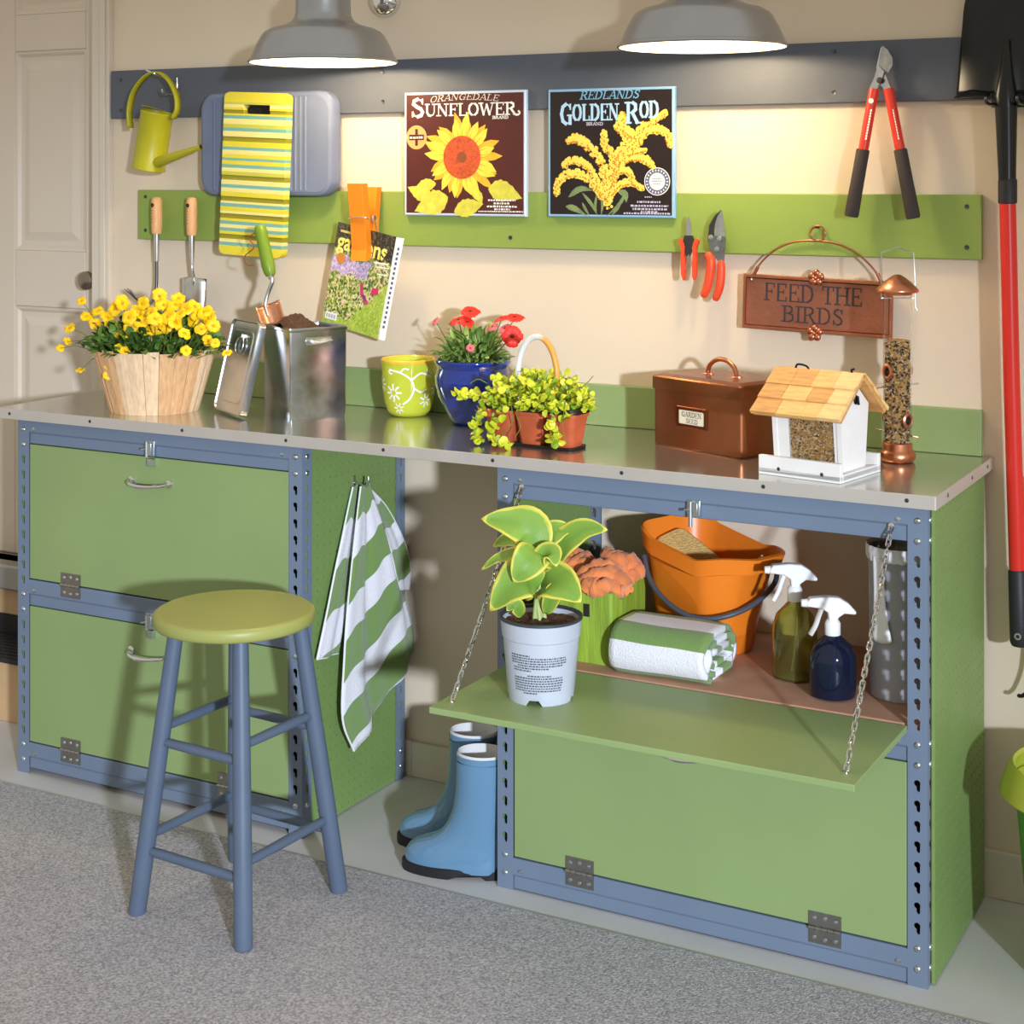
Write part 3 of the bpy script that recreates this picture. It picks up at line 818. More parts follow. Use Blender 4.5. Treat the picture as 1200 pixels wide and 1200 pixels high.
for i, rw in enumerate(rows):
    if not rw: continue
    z = .098 - i * .0049; x = rw[0]
    while x < rw[1]:
        w = rn.uniform(.0015, .006); h = .0026
        k = 2
        for q in range(k):
            a, b = x + w * q / k, x + w * (q + 1) / k
            mb.poly([wrap(a, z), wrap(b, z), wrap(b, z + h), wrap(a, z + h)])
        x += w + .0014
mb.build('printed_text', mat('grey_print', (74, 78, 88), .6), ph)
# leaves: gold-edged
def leaf_mat(name, edge, mid1, mid2):
    m = mat(name, mid1, .42)
    nt = m.node_tree; b = nt.nodes['Principled BSDF']
    uv = nt.nodes.new('ShaderNodeUVMap'); sp = nt.nodes.new('ShaderNodeSeparateXYZ'); nt.links.new(uv.outputs[0], sp.inputs[0])
    nz = nt.nodes.new('ShaderNodeTexNoise'); nz.inputs['Scale'].default_value = 9; nt.links.new(uv.outputs[0], nz.inputs['Vector'])
    ad = nt.nodes.new('ShaderNodeMath'); ad.operation = 'MULTIPLY_ADD'; ad.inputs[1].default_value = .22; nt.links.new(nz.outputs['Fac'], ad.inputs[0]); nt.links.new(sp.outputs[0], ad.inputs[2])
    cr = nt.nodes.new('ShaderNodeValToRGB'); el = cr.color_ramp.elements
    el[0].position = .0; el[0].color = lin(mid2); el[1].position = .88; el[1].color = lin(mid1)
    e = el.new(.99); e.color = lin(edge)
    nt.links.new(ad.outputs[0], cr.inputs['Fac']); nt.links.new(cr.outputs['Color'], b.inputs['Base Color'])
    wv = nt.nodes.new('ShaderNodeTexWave'); wv.inputs['Scale'].default_value = 5; wv.bands_direction = 'X'; nt.links.new(uv.outputs[0], wv.inputs['Vector'])
    bp = nt.nodes.new('ShaderNodeBump'); bp.inputs['Strength'].default_value = .25; bp.inputs['Distance'].default_value = .003; nt.links.new(wv.outputs['Fac'], bp.inputs['Height']); nt.links.new(bp.outputs[0], b.inputs['Normal'])
    b.inputs['Subsurface Weight'].default_value = .0
    return m
HOSTA = leaf_mat('hosta_leaf', (214, 206, 84), (132, 168, 66), (112, 152, 58))
def big_leaf(parent, pts, W, face, name='leaf', m=None, cup=.25, wavy=.06):
    """blade along the midrib pts, width W, its upper side turned towards face"""
    mid = bez(pts, 6); N = len(mid) - 1
    face = V(face)
    def P(u, v):
        i = v * N; k = min(int(i), N - 1); p = mid[k].lerp(mid[k + 1], i - k)
        t = (mid[min(k + 1, N)] - mid[max(k - 1, 0)]).normalized()
        s = t.cross(face).normalized(); nrm = s.cross(t).normalized()
        w = W * (math.sin(PI * min(1, v ** .72 * 1.0)) ** .8 if v < 1 else 0) * (1 - .1 * v) + .0008
        x = (u - .5) * 2
        return p + s * (x * w) + nrm * (abs(x) ** 1.6 * w * cup + w * wavy * math.sin(v * 14 + x * 2) * abs(x))
    mb = MB(); mb.grid(P, 10, 18, lambda u, v: (abs(u - .5) * 2 if v < .93 else max(abs(u - .5) * 2, .9), v))
    return mb.build(name, m or HOSTA, parent, smooth=1.5, solid=.0012)
hx, hy, hz = 1.598, -.640, SZ
def wp(px, py, y):
    """world point seen at this photo pixel on the plane of depth y (calibrated view)"""
    a = .499; fx, fy = -math.sin(a), math.cos(a); rx, ry = math.cos(a), math.sin(a)
    dx, dy, dz = fx + rx * (px - 600) / 1897.7, fy + ry * (px - 600) / 1897.7, (204.4 - py) / 1897.7
    k = (y + 3.4815) / dy
    return V((3.081 + dx * k, y, 1.52 + dz * k))
LV = [ # midrib (pixel, depth) list, half width, facing
 ([(630, 652, -.64), (622, 622, -.645), (596, 612, -.66), (564, 608, -.675)], .043, (.25, -.75, .6)),
 ([(624, 662, -.64), (606, 652, -.65), (584, 655, -.66), (564, 668, -.67)], .020, (.1, -.5, .9)),
 ([(630, 645, -.66), (624, 652, -.69), (612, 668, -.71), (602, 682, -.715)], .036, (.5, -.7, .5)),
 ([(630, 655, -.62), (640, 632, -.61), (656, 622, -.60), (672, 620, -.59)], .030, (.2, -.75, .6)),
 ([(640, 668, -.62), (656, 642, -.61), (684, 622, -.60), (712, 621, -.60)], .034, (.0, -.8, .55)),
 ([(630, 690, -.66), (616, 678, -.69), (596, 690, -.71), (574, 716, -.72)], .048, (.2, -.75, .6)),
 ([(632, 688, -.64), (646, 682, -.66), (664, 690, -.675), (681, 706, -.68)], .044, (.3, -.75, .6)),
 ([(632, 668, -.65), (640, 652, -.67), (648, 650, -.68), (652, 664, -.69)], .026, (.5, -.7, .6)),
 ([(626, 640, -.60), (604, 632, -.59), (590, 634, -.585), (578, 640, -.58)], .026, (.1, -.6, .8)),
 ([(640, 720, -.645), (646, 700, -.655), (648, 690, -.66), (654, 684, -.66)], .018, (.6, -.7, .4)),
 ([(612, 722, -.65), (606, 712, -.665), (600, 710, -.67), (594, 716, -.68)], .016, (.4, -.7, .6))]
for pts, W, face in LV: big_leaf(ph, [wp(*p) for p in pts], W, face)
STEMG = mat('pale_green_stem', (176, 190, 120), .5)
for (px, py, y) in ((630, 654, -.64), (624, 664, -.64), (630, 648, -.66), (631, 657, -.62), (640, 668, -.62), (630, 690, -.66), (632, 690, -.645), (634, 668, -.65), (627, 644, -.61)):
    b = V((hx + R.uniform(-.012, .012), hy + R.uniform(-.012, .012), SZ + .148)); e = wp(px, py, y)
    mb = MB(); mb.tube([b, b.lerp(e, .5) + V((0, 0, .008)), e], [.0048, .0036, .0024], 7); mb.build('stalk', STEMG, ph, smooth=1)

# ================================================================== things on the cabinet shelf
gb = thing('fabric_bin', 'woven lime green storage bin full of orange cloths', 'bin', (1.545, -.31, SZ))
WEAVE = mat('woven_lime_fabric', (138, 166, 52), .6, var=.22, vs=60, stretch=(1, 1, .12), bump=.4, bs=260)
def sqring(cx, cy, w, d, r, z): return [(cx + x, cy + y, z) for x, y in rrect(w, d, r)]
mb = MB(); mb.loft([sqring(1.545, -.31, .188, .176, .006, SZ), sqring(1.545, -.31, .190, .178, .008, SZ + .15), sqring(1.545, -.31, .186, .174, .008, SZ + .153), sqring(1.545, -.31, .182, .170, .006, SZ + .15), sqring(1.545, -.31, .180, .168, .006, SZ + .005)], True, True)
mb.build('bin_body', WEAVE, gb, smooth=.5)
mb = MB(); mb.box(1.574, 1.588, -.4015, -.3985, SZ + .098, SZ + .125); mb.build('grommet_handle', mat('dark_rivet', (40, 36, 32), .5), gb, bevel=.001)
CLOTH = mat('orange_cloth', (228, 134, 76), .9, var=.1, vs=40, bump=.3, bs=380, sheen=.3)
def crumple(name, label, c, r, seed, rot=0, n=6):
    """bunched cloth: overlapping rolled folds lying over a heap"""
    rnd = random.Random(seed); mb = MB(); c = V(c); Rz = Matrix.Rotation(rot, 3, 'Z')
    for k in range(n):
        o = (k / (n - 1) - .5) * 2
        pts = []; rs = []
        bend = rnd.uniform(-.35, .35); lift = rnd.uniform(-.006, .006)
        for i in range(15):
            t = i / 14; s_ = (t - .5) * 2
            x = s_ * r[0] * (1 - .25 * o * o); y = o * r[1] * .80 + bend * r[1] * .5 * math.sin(t * PI) + .006 * math.sin(t * 9 + k)
            z = r[2] * (1 - .75 * s_ ** 2) * (1 - .55 * o * o) + lift + .004 * math.sin(t * 13 + k * 2) - .012
            pts.append(c + Rz @ V((x, y, z)))
            rs.append((.0165 + .004 * math.sin(t * 7 + k * 1.7) + .003 * rnd.random()) * (.55 + .45 * math.sin(PI * min(1, max(0, t * .9 + .05))) ** .5))
        n0 = len(mb.v)
        mb.tube(bez(pts, 3), [x for q in range(14) for x in (rs[q], rs[q] * .67 + rs[q + 1] * .33, rs[q] * .33 + rs[q + 1] * .67)] + [rs[-1]], 16)
        for q in range(n0, len(mb.v)):
            p = mb.v[q]
            mb.v[q] = p + V((noise.noise(p * 45), noise.noise(p * 45 + V((9, 0, 0))), noise.noise(p * 45 + V((0, 9, 0))))) * .005 + V((0, 0, 1)) * .0025 * (1 - abs(noise.noise(p * 110)) * 4)
    o = mb.build(name, CLOTH, None, smooth=1.4)
    return tag(o, label, 'cloth', 'orange cloths in the green bin')
crumple('cleaning_cloth', 'crumpled orange cloth at the front corner of the green bin', (1.592, -.345, SZ + .152), (.056, .052, .044), 1, .5)
crumple('cleaning_cloth', 'crumpled orange cloth at the left rear of the green bin', (1.507, -.29, SZ + .155), (.050, .056, .046), 4, 1.2)
crumple('cleaning_cloth', 'crumpled orange cloth at the right rear of the green bin', (1.590, -.262, SZ + .157), (.052, .046, .050), 8, 2.4)

# folded striped towel: three wraps of a thick sheet
ft = thing('folded_towel', 'green and white striped towel folded flat on the cabinet shelf', 'towel', (1.757, -.352, SZ))
FT = striped('striped_terry_fold', 1.0)
FTM = ramp_mat('folded_terry', [(0, (118, 150, 78)), (.085, (236, 236, 240)), (.205, (118, 150, 78)), (.315, (236, 236, 240)), (.47, (118, 150, 78)), (.62, (236, 236, 240)), (.75, (118, 150, 78)), (.9, (236, 236, 240))], 'v', .95, bump=.8, bs=360, sheen=.3)
def wrap_layer(name, dy, dz, cz, x0, x1, th, m, off):
    """closed rounded loop in the y-z plane swept along x"""
    pr = rrect(dy, dz, dz * .48, 8)
    N = len(pr); st0 = max(range(N), key=lambda i: -pr[i][0] * .2 - pr[i][1])   # begins under the front
    st0 = min(range(N), key=lambda i: (pr[i][1], pr[i][0]))
    pr = pr[st0:] + pr[:st0 + 1]
    pr = pr[::-1]
    L = [0]
    for i in range(1, len(pr)): L.append(L[-1] + math.hypot(pr[i][0] - pr[i - 1][0], pr[i][1] - pr[i - 1][1]))
    mb = MB(); K = 16; vs = []; uv = []; fs = []
    for k in range(K + 1):
        x = x0 + (x1 - x0) * k / K
        for i, (y, z) in enumerate(pr):
            w = .003 * noise.noise(V((x * 9, y * 12 + off, z * 12)))
            vs.append((x + .004 * math.sin(i * .5 + off) * (k == K) , -.352 + y + w, max(SZ + .001, SZ + cz + z + w * 1.2))); uv.append((k / K, L[i] / L[-1]))
    n = len(pr)
    for k in range(K):
        for i in range(n - 1): fs.append((k * n + i, (k + 1) * n + i, (k + 1) * n + i + 1, k * n + i + 1))
    mb.add(vs, fs, uv); return mb.build(name, m, ft, smooth=1.3, solid=th)
wrap_layer('outer_fold', .168, .092, .047, 1.652, 1.862, .012, FTM, 0)
wrap_layer('inner_fold', .138, .060, .046, 1.655, 1.868, .011, FTM, 3)
wrap_layer('core_fold', .110, .030, .045, 1.655, 1.866, .010, FTM, 6)

# orange bucket with pouring lip
bk = thing('bucket', 'orange plastic bucket with a dark grey handle on the cabinet shelf', 'bucket', (1.742, -.158, SZ))
BKT = mat('orange_plastic', (238, 130, 36), .35, var=.03, vs=6)
BA = math.radians(-21)
BC = V((1.750, -.158, SZ))
def brot(p): return BC + Matrix.Rotation(BA, 3, 'Z') @ V(p)
def bring(w, d, r, z, lip=0.0, tilt=0.0, cx=0.0):
    out = []
    for x, y in rrect(w, d, r, 10):
        q = max(0, x / (w / 2)) ** 4 * max(0, 1 - abs(y / (d / 2)) ** 2)
        dip = .022 * max(0, 1 - ((x - .02) / (w * .42)) ** 2) * abs(y / (d / 2)) ** 3 if z > .2 else 0
        out.append(brot((cx + x + lip * q, y, z - tilt * (x / (w / 2)) - dip)))
    return out
prof = [(.182, .146, .045, 0, 0, 0, .006), (.190, .154, .05, .004, 0, 0, .006), (.240, .196, .06, .185, .01, .008, .008), (.252, .206, .066, .205, .025, .014, .009), (.266, .218, .07, .207, .04, .014, .010), (.276, .228, .075, .243, .05, .017, .011), (.266, .217, .07, .245, .045, .017, .011), (.248, .200, .06, .205, .025, .014, .009), (.184, .148, .045, .008, 0, 0, .006)]
mb = MB(); mb.loft([bring(*p) for p in prof], True, True); mb.build('bucket_body', BKT, bk, smooth=.8, fix=True)
mb = MB()
mb.tube(bez([brot(p) for p in ((-.080, -.106, .198), (-.052, -.119, .158), (-.008, -.124, .125), (.046, -.122, .103), (.096, -.106, .096), (.138, -.070, .106), (.156, -.01, .125), (.150, .06, .155), (.115, .108, .185))], 6), .0058, 10); mb.build('handle', mat('dark_grey_plastic', (74, 78, 88), .45), bk, smooth=1)
mb = MB(); mb.cyl(brot((.170, .0, .216)), brot((.162, .0, .222)), .007, n=3); mb.build('lip_hole', mat('pale_hole', (214, 190, 160), .6), bk)
rn = random.Random(11); mb = MB()
for i in range(9):
    z = .085 + i * .010
    yy = -.020 + rn.uniform(-.004, .004); wd = rn.uniform(.014, .019)
    xx = .101 + (z - .004) * .204 + .0024
    mb.poly([brot(p) for p in ((xx, yy - wd, z), (xx, yy + wd, z), (xx + .0016, yy + wd, z + .0085), (xx + .0016, yy - wd, z + .0085))])
mb.build('worn_sticker', mat('pale_sticker', (226, 196, 208), .6, var=.1, vs=60), bk)
sp = thing('sponge', 'yellow sponge lying inside the orange bucket', 'sponge', (1.72, -.13, SZ + .15))
mb = MB(); mb.xf = Matrix.Translation((1.70, -.135, SZ + .178)) @ Matrix.Rotation(.35, 4, 'Y') @ Matrix.Rotation(.35, 4, 'X') @ Matrix.Rotation(-.3, 4, 'Z')
mb.prism(rrect(.14, .09, .022), Matrix.Translation((0, 0, -.022)), .05)
mb.build('sponge_block', mat('yellow_sponge', (238, 196, 118), .95, var=.12, vs=90, bump=1.0, bs=220), sp, bevel=.006, smooth=.8)

# spray bottles
GLG = mat('green_glass', (206, 206, 128), .05, trans=.95, ior=1.4)
GLB = mat('navy_glass', (74, 90, 136), .05, trans=.9, ior=1.4)
TRIG = mat('white_trigger_plastic', (236, 236, 236), .35)
def spray(label, loc, rz, r, hb, hn, glass, sc_):
    t = thing('spray_bottle', label, 'bottle', loc, rz, group='spray bottles in the cabinet')
    prof = [(.001, .003), (r * .8, .001), (r * .96, .004), (r, .012), (r, hb * .62), (r * .97, hb * .74), (r * .82, hb * .88), (r * .52, hb * .98), (r * .33, hb * 1.05), (r * .29, hb * 1.12), (r * .29, hn)]
    mb = MB(); mb.lathe(prof, (0, 0, 0), 36, c0=False, c1=False)
    inner = [(max(.001, q - .003), z + (.003 if i < 3 else 0)) for i, (q, z) in enumerate(prof)]
    mb.lathe(inner[::-1], (0, 0, 0), 36, c0=False, c1=False)
    mb.build('bottle_glass', glass, t, smooth=.8, world=False)
    d = MB(); d.tube(bez([(0, 0, hn), (.004, .002, hb * .6), (-.006, 0, .012)], 6), .0026, 6); d.build('dip_tube', mat('clear_tube', (220, 220, 210), .4), t, smooth=1, world=False)
    c_ = MB(); c_.lathe([(.0145, hn - .012), (.0155, hn - .010), (.0155, hn + .012), (.012, hn + .018), (.009, hn + .021)], (0, 0, 0), 24); c_.build('collar', TRIG, t, smooth=.6, world=False)
    h = hn + .018
    body = [(-.052, h + .035), (-.046, h + .044), (-.012, h + .047), (.012, h + .045), (.030, h + .034), (.046, h + .017), (.044, h + .012), (.022, h + .014), (.010, h + .006), (.008, h - .004), (-.008, h - .004), (-.010, h + .016), (-.024, h + .024), (-.046, h + .027), (-.052, h + .027)]
    M = Matrix(((1, 0, 0), (0, 0, 1), (0, 1, 0))).to_4x4()
    hb_ = MB(); hb_.prism([(x * sc_, h + (z - h) * sc_) for x, z in body], Matrix.Translation((0, -.0105, 0)) @ M, .021); hb_.build('spray_head', TRIG, t, world=False, bevel=.004, smooth=.7, fix=True)
    tr = MB(); tr.tube(bez([(-.022, 0, h + .022), (-.028, 0, h + .006), (-.034, 0, h - .012), (-.044, 0, h - .030)], 4), [.0052] * 13, 8, up=(0, 1, 0)); tr.build('trigger', TRIG, t, smooth=.8, world=False)
    nz = MB(); nz.cyl((-.050, 0, h + .033), (-.062, 0, h + .033), .0085, .0075, 14); nz.build('nozzle', TRIG, t, world=False, smooth=.6)
    return t
spray('green glass spray bottle with white trigger, behind the navy one', (2.000, -.285, SZ), .48, .046, .148, .170, GLG, 1.0)
spray('navy blue glass spray bottle with white trigger at the cabinet front', (2.104, -.362, SZ), .48, .046, .115, .133, GLB, 1.0)

# grey tub with white bag
tb = thing('plastic_tub', 'tall grey translucent tub with a white bag over its rim, in the cabinet corner', 'tub', (2.222, -.285, SZ))
TUB = mat('grey_translucent_plastic', (180, 182, 190), .3, trans=.25, var=.06, vs=9)
mb = MB(); c = (2.222, -.285, SZ); mb.lathe([(.061, 0), (.063, .002), (.0665, .290), (.068, .294), (.065, .294), (.0635, .290), (.060, .005)], c, 40); mb.build('tub_body', TUB, tb, smooth=.6)
BAG = mat('white_plastic_bag', (238, 238, 240), .25)
def bagP(u, v):
    a = 2 * PI * u; k = .5 + .5 * noise.noise(V((math.cos(a) * 5, math.sin(a) * 5, 2)))
    prof = [(.062, -.03), (.0655, .0), (.0700, .006), (.0715, -.004), (.0705, -.014 - .014 * k)]
    i = v * 4; j = min(int(i), 3); f = i - j
    r = prof[j][0] * (1 - f) + prof[j + 1][0] * f; z = prof[j][1] * (1 - f) + prof[j + 1][1] * f
    r += .0022 * noise.noise(V((math.cos(a) * 14, math.sin(a) * 14, v * 3)))
    return V(c) + V((r * math.cos(a), r * math.sin(a), .294 + z))
mb = MB(); mb.grid(bagP, 90, 8); mb.build('bag_cuff', BAG, tb, smooth=1.4)
def tailP(u, v):
    a = -2.05 + (u - .5) * (.40 + .34 * v ** 3) + .1 * v; r = .0685 - .0012 * v + .0022 * math.sin(u * 9) + .0012
    return V(c) + V((r * math.cos(a), r * math.sin(a), .294 - .012 - v * .17 + .014 * abs(u - .5) * v))
mb = MB(); mb.grid(tailP, 12, 20); mb.build('bag_tail', BAG, tb, smooth=1.4, solid=.0006)

# ================================================================== on the worktop
CZ = .9262
# --- slatted basket of yellow flowers
bx, by = .332, -.322
ba = thing('flower_basket', 'wooden slat basket of yellow flowers on the left end of the worktop', 'basket', (bx, by, CZ))
SLAT = [mat('pale_slat_wood', (236, 204, 164), .6, var=.12, vs=26, stretch=(5, 5, .5)), mat('warm_slat_wood', (222, 176, 128), .6, var=.14, vs=26, stretch=(5, 5, .5))]
NS = 24
for i in range(NS):
    a0 = 2 * PI * (i + .015) / NS; a1 = 2 * PI * (i + .985) / NS; dr = .0012 * (i % 2)
    def P(a, r, z): return V((bx + r * math.cos(a), by + r * math.sin(a), CZ + z))
    rings = []
    top = .158 + .003 * math.sin(i * 2.3)
    for z, r in ((.0, .108), (.05, .1225), (.11, .1395), (top, .153)):
        am = (a0 + a1) / 2
        rings.append([P(a0, r + dr, z), P(am, r + dr + .0016, z), P(a1, r + dr, z), P(a1, r + dr - .0035, z), P(am, r + dr - .002, z), P(a0, r + dr - .0035, z)])
    mb = MB(); mb.loft(rings); mb.build('slat', SLAT[(i * 7 // 3) % 2], ba, fix=True)
mb = MB(); mb.lathe([(.001, .002), (.106, .002), (.146, .145), (.143, .145), (.102, .008)], (bx, by, CZ), 40, c0=False, c1=False); mb.build('basket_lining', mat('basket_inside', (150, 112, 74), .8), ba)
soil_disc(ba, (bx, by, CZ), .142, CZ + .128, .02, 9)
def leaf_poly(mb, p, d, up, L, W, k=4):
    d, up = V(d).normalized(), V(up).normalized(); s_ = d.cross(up).normalized(); up = s_.cross(d)
    pts = []
    for i in range(k + 1):
        t = i / k; w = W * math.sin(PI * min(.98, t * .9 + .06)) ** .8
        c_ = p + d * (L * t) + up * (L * .18 * math.sin(PI * t))
        pts.append((c_ - s_ * w + up * w * .25, c_, c_ + s_ * w + up * w * .25))
    vs = [q for r in pts for q in r]; fs = []
    for i in range(k):
        for j in range(2): fs.append((i * 3 + j, i * 3 + j + 1, i * 3 + j + 4, i * 3 + j + 3))
    mb.add(vs, fs)
def rdir(rn, zmin=-.2):
    while True:
        d = V((rn.uniform(-1, 1), rn.uniform(-1, 1), rn.uniform(-1, 1)))
        if .1 < d.length < 1 and d.normalized().z > zmin: return d.normalized()
FOL = [mat('dark_green_leaf', (62, 98, 36), .5), mat('mid_green_leaf', (96, 132, 48), .5), mat('stem_green', (104, 128, 52), .5)]
rn = random.Random(21)
mb = MB()
for i in range(760):
    d = rdir(rn, -.25); k = rn.uniform(.55, 1.0)
    p = V((bx + d.x * .172 * k, by + d.y * .158 * k, CZ + .152 + max(-.02, d.z) * .078 * k))
    if abs(d.x) > .7: p.x += .02 * d.x
    mb.m = 0 if rn.random() < .6 else 1
    leaf_poly(mb, p, (d + rdir(rn) * .9), V((0, 0, 1)) + rdir(rn) * .7, rn.uniform(.018, .034), rn.uniform(.006, .010))
mb.build('foliage', FOL, ba, smooth=1.2, kind='stuff')
PETAL = mat('yellow_petal', (250, 204, 8), .5, var=.06, vs=90)
EYE = mat('flower_eye', (224, 160, 20), .7)
def flower_mesh(seed, r=.020, n=5):
    rn = random.Random(seed); mb = MB()
    for i in range(n):
        a = 2 * PI * i / n + rn.uniform(-.1, .1); d = V((math.cos(a), math.sin(a), 0)); s_ = V((-d.y, d.x, 0)); L = r * rn.uniform(.9, 1.08)
        rows = [(.12, .10, .001), (.45, .42, .004), (.75, .58, .004), (.95, .46, .001), (1.02, .18, -.002)]
        vs = []; fs = []
        for t, w, z in rows: vs += [d * (L * t) - s_ * (L * w) + V((0, 0, z + .002)), d * (L * t) + V((0, 0, z)), d * (L * t) + s_ * (L * w) + V((0, 0, z + .001))]
        for q in range(4):
            for j in range(2): fs.append((q * 3 + j, q * 3 + j + 1, q * 3 + j + 4, q * 3 + j + 3))
        mb.add(vs, fs)
    mb.m = 1; mb.sphere((0, 0, .003), (r * .24, r * .24, r * .16), 8, 5)
    return mb.mesh('yellow_flower', [PETAL, EYE], smooth=1.2)
FM = [flower_mesh(s) for s in range(4)]
fl = [(125, 372), (137, 392), (154, 384), (112, 380), (143, 355), (168, 356), (187, 347), (209, 350), (228, 360), (159, 366), (178, 366), (166, 378), (152, 372), (198, 371), (212, 368), (227, 375), (205, 378), (186, 382), (246, 373), (250, 382), (218, 362), (192, 358), (175, 388), (240, 366), (96, 353), (115, 365), (82, 385), (79, 400), (71, 408), (94, 434), (218, 411), (266, 414), (252, 402), (236, 386), (127, 440), (128, 428), (140, 408), (146, 412), (216, 391), (196, 382), (130, 380), (171, 372), (182, 374), (150, 391), (243, 399), (102, 371), (160, 388), (206, 358), (232, 370), (135, 362)]
stm = MB()
for i, (px, py) in enumerate(fl):
    k = max(0, 1 - ((px - 180) / 80.0) ** 2) * max(0, min(1, (py - 345) / 45.0))
    y = by + rn.uniform(-.05, .03) - .10 * k
    if py > 400: y = by - .13 + .06 * (abs(px - 180) > 70)
    p = wp(px, py, y)
    v = (V((3.081, -3.48, 1.52)) - p).normalized()
    n_ = (v + rdir(rn) * .65 + V((0, 0, .35))).normalized()
    s_ = rn.uniform(.76, 1.05) * (.72 if px < 100 or py > 400 else 1.0)
    inst('flower', FM[i % 4], ba, Matrix.Translation(p - V((bx, by, CZ))) @ rot_to(n_) @ Matrix.Rotation(rn.uniform(0, 6), 4, 'Z') @ Matrix.Scale(s_, 4))
    b = V((bx, by, CZ + .13)).lerp(V((p.x, p.y, CZ + .15)), .6)
    stm.tube([b, b.lerp(p, .6) + V((0, 0, .01)), p - n_ * .001], .0011, 5)
stm.build('stems', FOL[2], ba, smooth=1, kind='stuff')

# --- square tin bucket with soil
GALV = mat('galvanised_tin', (190, 196, 200), .2, 1.0, var=.12, vs=34, rv=.10, bump=.03, bs=40)
ang = math.atan2(.133, .072)      # direction of the camera-facing side
tb_c = V((.7275, -.2275, CZ))
tn = thing('tin_bucket', 'square galvanised tin container of dark soil on the worktop', 'bucket', tb_c, ang)
mb = MB()
def sq(w, z, r=.004): return [(x, y, z) for x, y in rrect(w, w, r)]
mb.loft([sq(.148, 0), sq(.148, .006), sq(.150, .010), sq(.153, .214), sq(.157, .216), sq(.158, .220), sq(.157, .224), sq(.152, .224), sq(.149, .214), sq(.144, .01)], True, True)
mb.build('tin_body', GALV, tn, smooth=.5, world=False)
mb = MB(); mb.box(-.033, .033, -.0795, -.0765, .182, .200)
mb.tube(bez([(-.030, -.0765, .191), (-.026, -.088, .191), (0, -.092, .188), (.026, -.088, .191), (.030, -.0765, .191)], 4), .0042, 8)
mb.build('side_handle', ZINC, tn, world=False, smooth=.8)
mb = MB()
def sP(u, v):
    x, y = (u - .5) * .146, (v - .5) * .146
    h = .206 + .046 * math.exp(-((x + .03) ** 2 + (y + .01) ** 2) / .0030) + .006 * noise.noise(V((x * 50, y * 50, 1))) + .004 * noise.noise(V((x * 150, y * 150, 5)))
    return V((x, y, h))
mb.grid(sP, 36, 36); mb.build('soil', SOIL, tn, smooth=1.2, world=False, kind='stuff')
# lid leaning on the tin
A_ = V((.758, -.33, CZ)); e_ = V((-.88, .475, 0)).normalized(); o_ = V((-.475, -.88, 0)).normalized()
p0 = A_ + e_ * .105 + o_ * .064 + V((0, 0, .001)); ptop = A_ + e_ * .088 + o_ * .0105 + V((0, 0, .226))
upv = (ptop - p0); upv = (upv - e_ * upv.dot(e_)).normalized(); nv = e_.cross(upv).normalized()
if nv.dot(o_) < 0: nv = -nv
Ml = Matrix((e_, upv, e_.cross(upv))).transposed().to_4x4(); sgn = 1 if e_.cross(upv).dot(o_) > 0 else -1
lidM = Matrix.Translation(p0 + e_ * .085 + upv * .117) @ Ml
ld = thing('tin_cover', 'square tin cover with a ring pull leaning against the tin container', 'cover', p0)
mb = MB(); mb.xf = lidM
def lr(w, h, z, r=.014): return [(x, y, z * sgn) for x, y in rrect(w, h, r)]
mb.loft([lr(.166, .228, 0), lr(.168, .231, .002), lr(.168, .231, .019), lr(.163, .226, .021), lr(.160, .223, .0205), lr(.158, .221, .0165), lr(.12, .18, .0165), lr(.116, .176, .019)], True, True)
mb.build('lid_plate', mat('bright_tin', (210, 212, 214), .28, 1.0, var=.05, vs=20), ld, smooth=.5, fix=True)
mb = MB(); mb.xf = lidM
mb.tube([(.022 * math.cos(a), .052 + .022 * math.sin(a), .0235 * sgn) for a in [2 * PI * i / 24 for i in range(24)]], .0021, 7, closed=True)
mb.box(-.006, .006, .071, .079, min(.019 * sgn, .026 * sgn), max(.019 * sgn, .026 * sgn))
mb.build('ring_pull', ZINC, ld, smooth=.9)

# --- green-handled trowel standing in the soil
tr = thing('hand_trowel', 'hand trowel with green handle stuck in the soil of the tin container', 'trowel', (.665, -.215, 1.13))
g0, g1 = wp(304, 264, -.205), wp(317, 323, -.215)
mb = MB(); gp = [g0.lerp(g1, t) for t in (0, .04, .15, .35, .6, .8, .94, 1)]
mb.tube(gp, [.010, .0145, .0165, .0155, .0165, .0175, .0150, .0115], 16); mb.build('handle', mat('green_lacquer', (112, 142, 36), .35, var=.12, vs=12, stretch=(1, 1, .3)), tr, smooth=1)
mb = MB(); mb.tube(bez([g0 + V((.0, -.016, -.018)), g0 + V((-.022, -.014, -.032)), g0 + V((-.004, -.017, -.055)), g0 + V((-.034, -.016, -.078)), g0 + V((-.028, -.016, -.098)), g0 + V((-.004, -.018, -.100))], 4), .0016, 6); mb.build('hanging_cord', mat('brown_cord', (140, 84, 52), .8), tr)
n0, n1, n2 = wp(319, 330, -.216), wp(314, 344, -.22), wp(311, 357, -.225)
mb = MB(); mb.tube(bez([g1, n0, n1, n2, wp(314, 370, -.225)], 4), [.0075, .0075, .007, .0065, .006, .006, .0055, .0055, .0055, .0055, .0055, .005, .005, .005, .005, .005, .005], 10); mb.build('neck', BLADE, tr, smooth=1)
top, tip = wp(313, 356, -.226), wp(328, 402, -.226); dn = (tip - top).normalized(); sd = V((.80, .60, 0)); sd = (sd - dn * sd.dot(dn)).normalized(); nr = sd.cross(dn).normalized()
if nr.y > 0: nr = -nr
def blP(u, v):
    x = (u - .5) * 2; w = .031 * (1 - .35 * v ** 2.2)
    return top + dn * (.13 * v) + sd * (x * w) + nr * (-.016 * (1 - x * x) + .008)
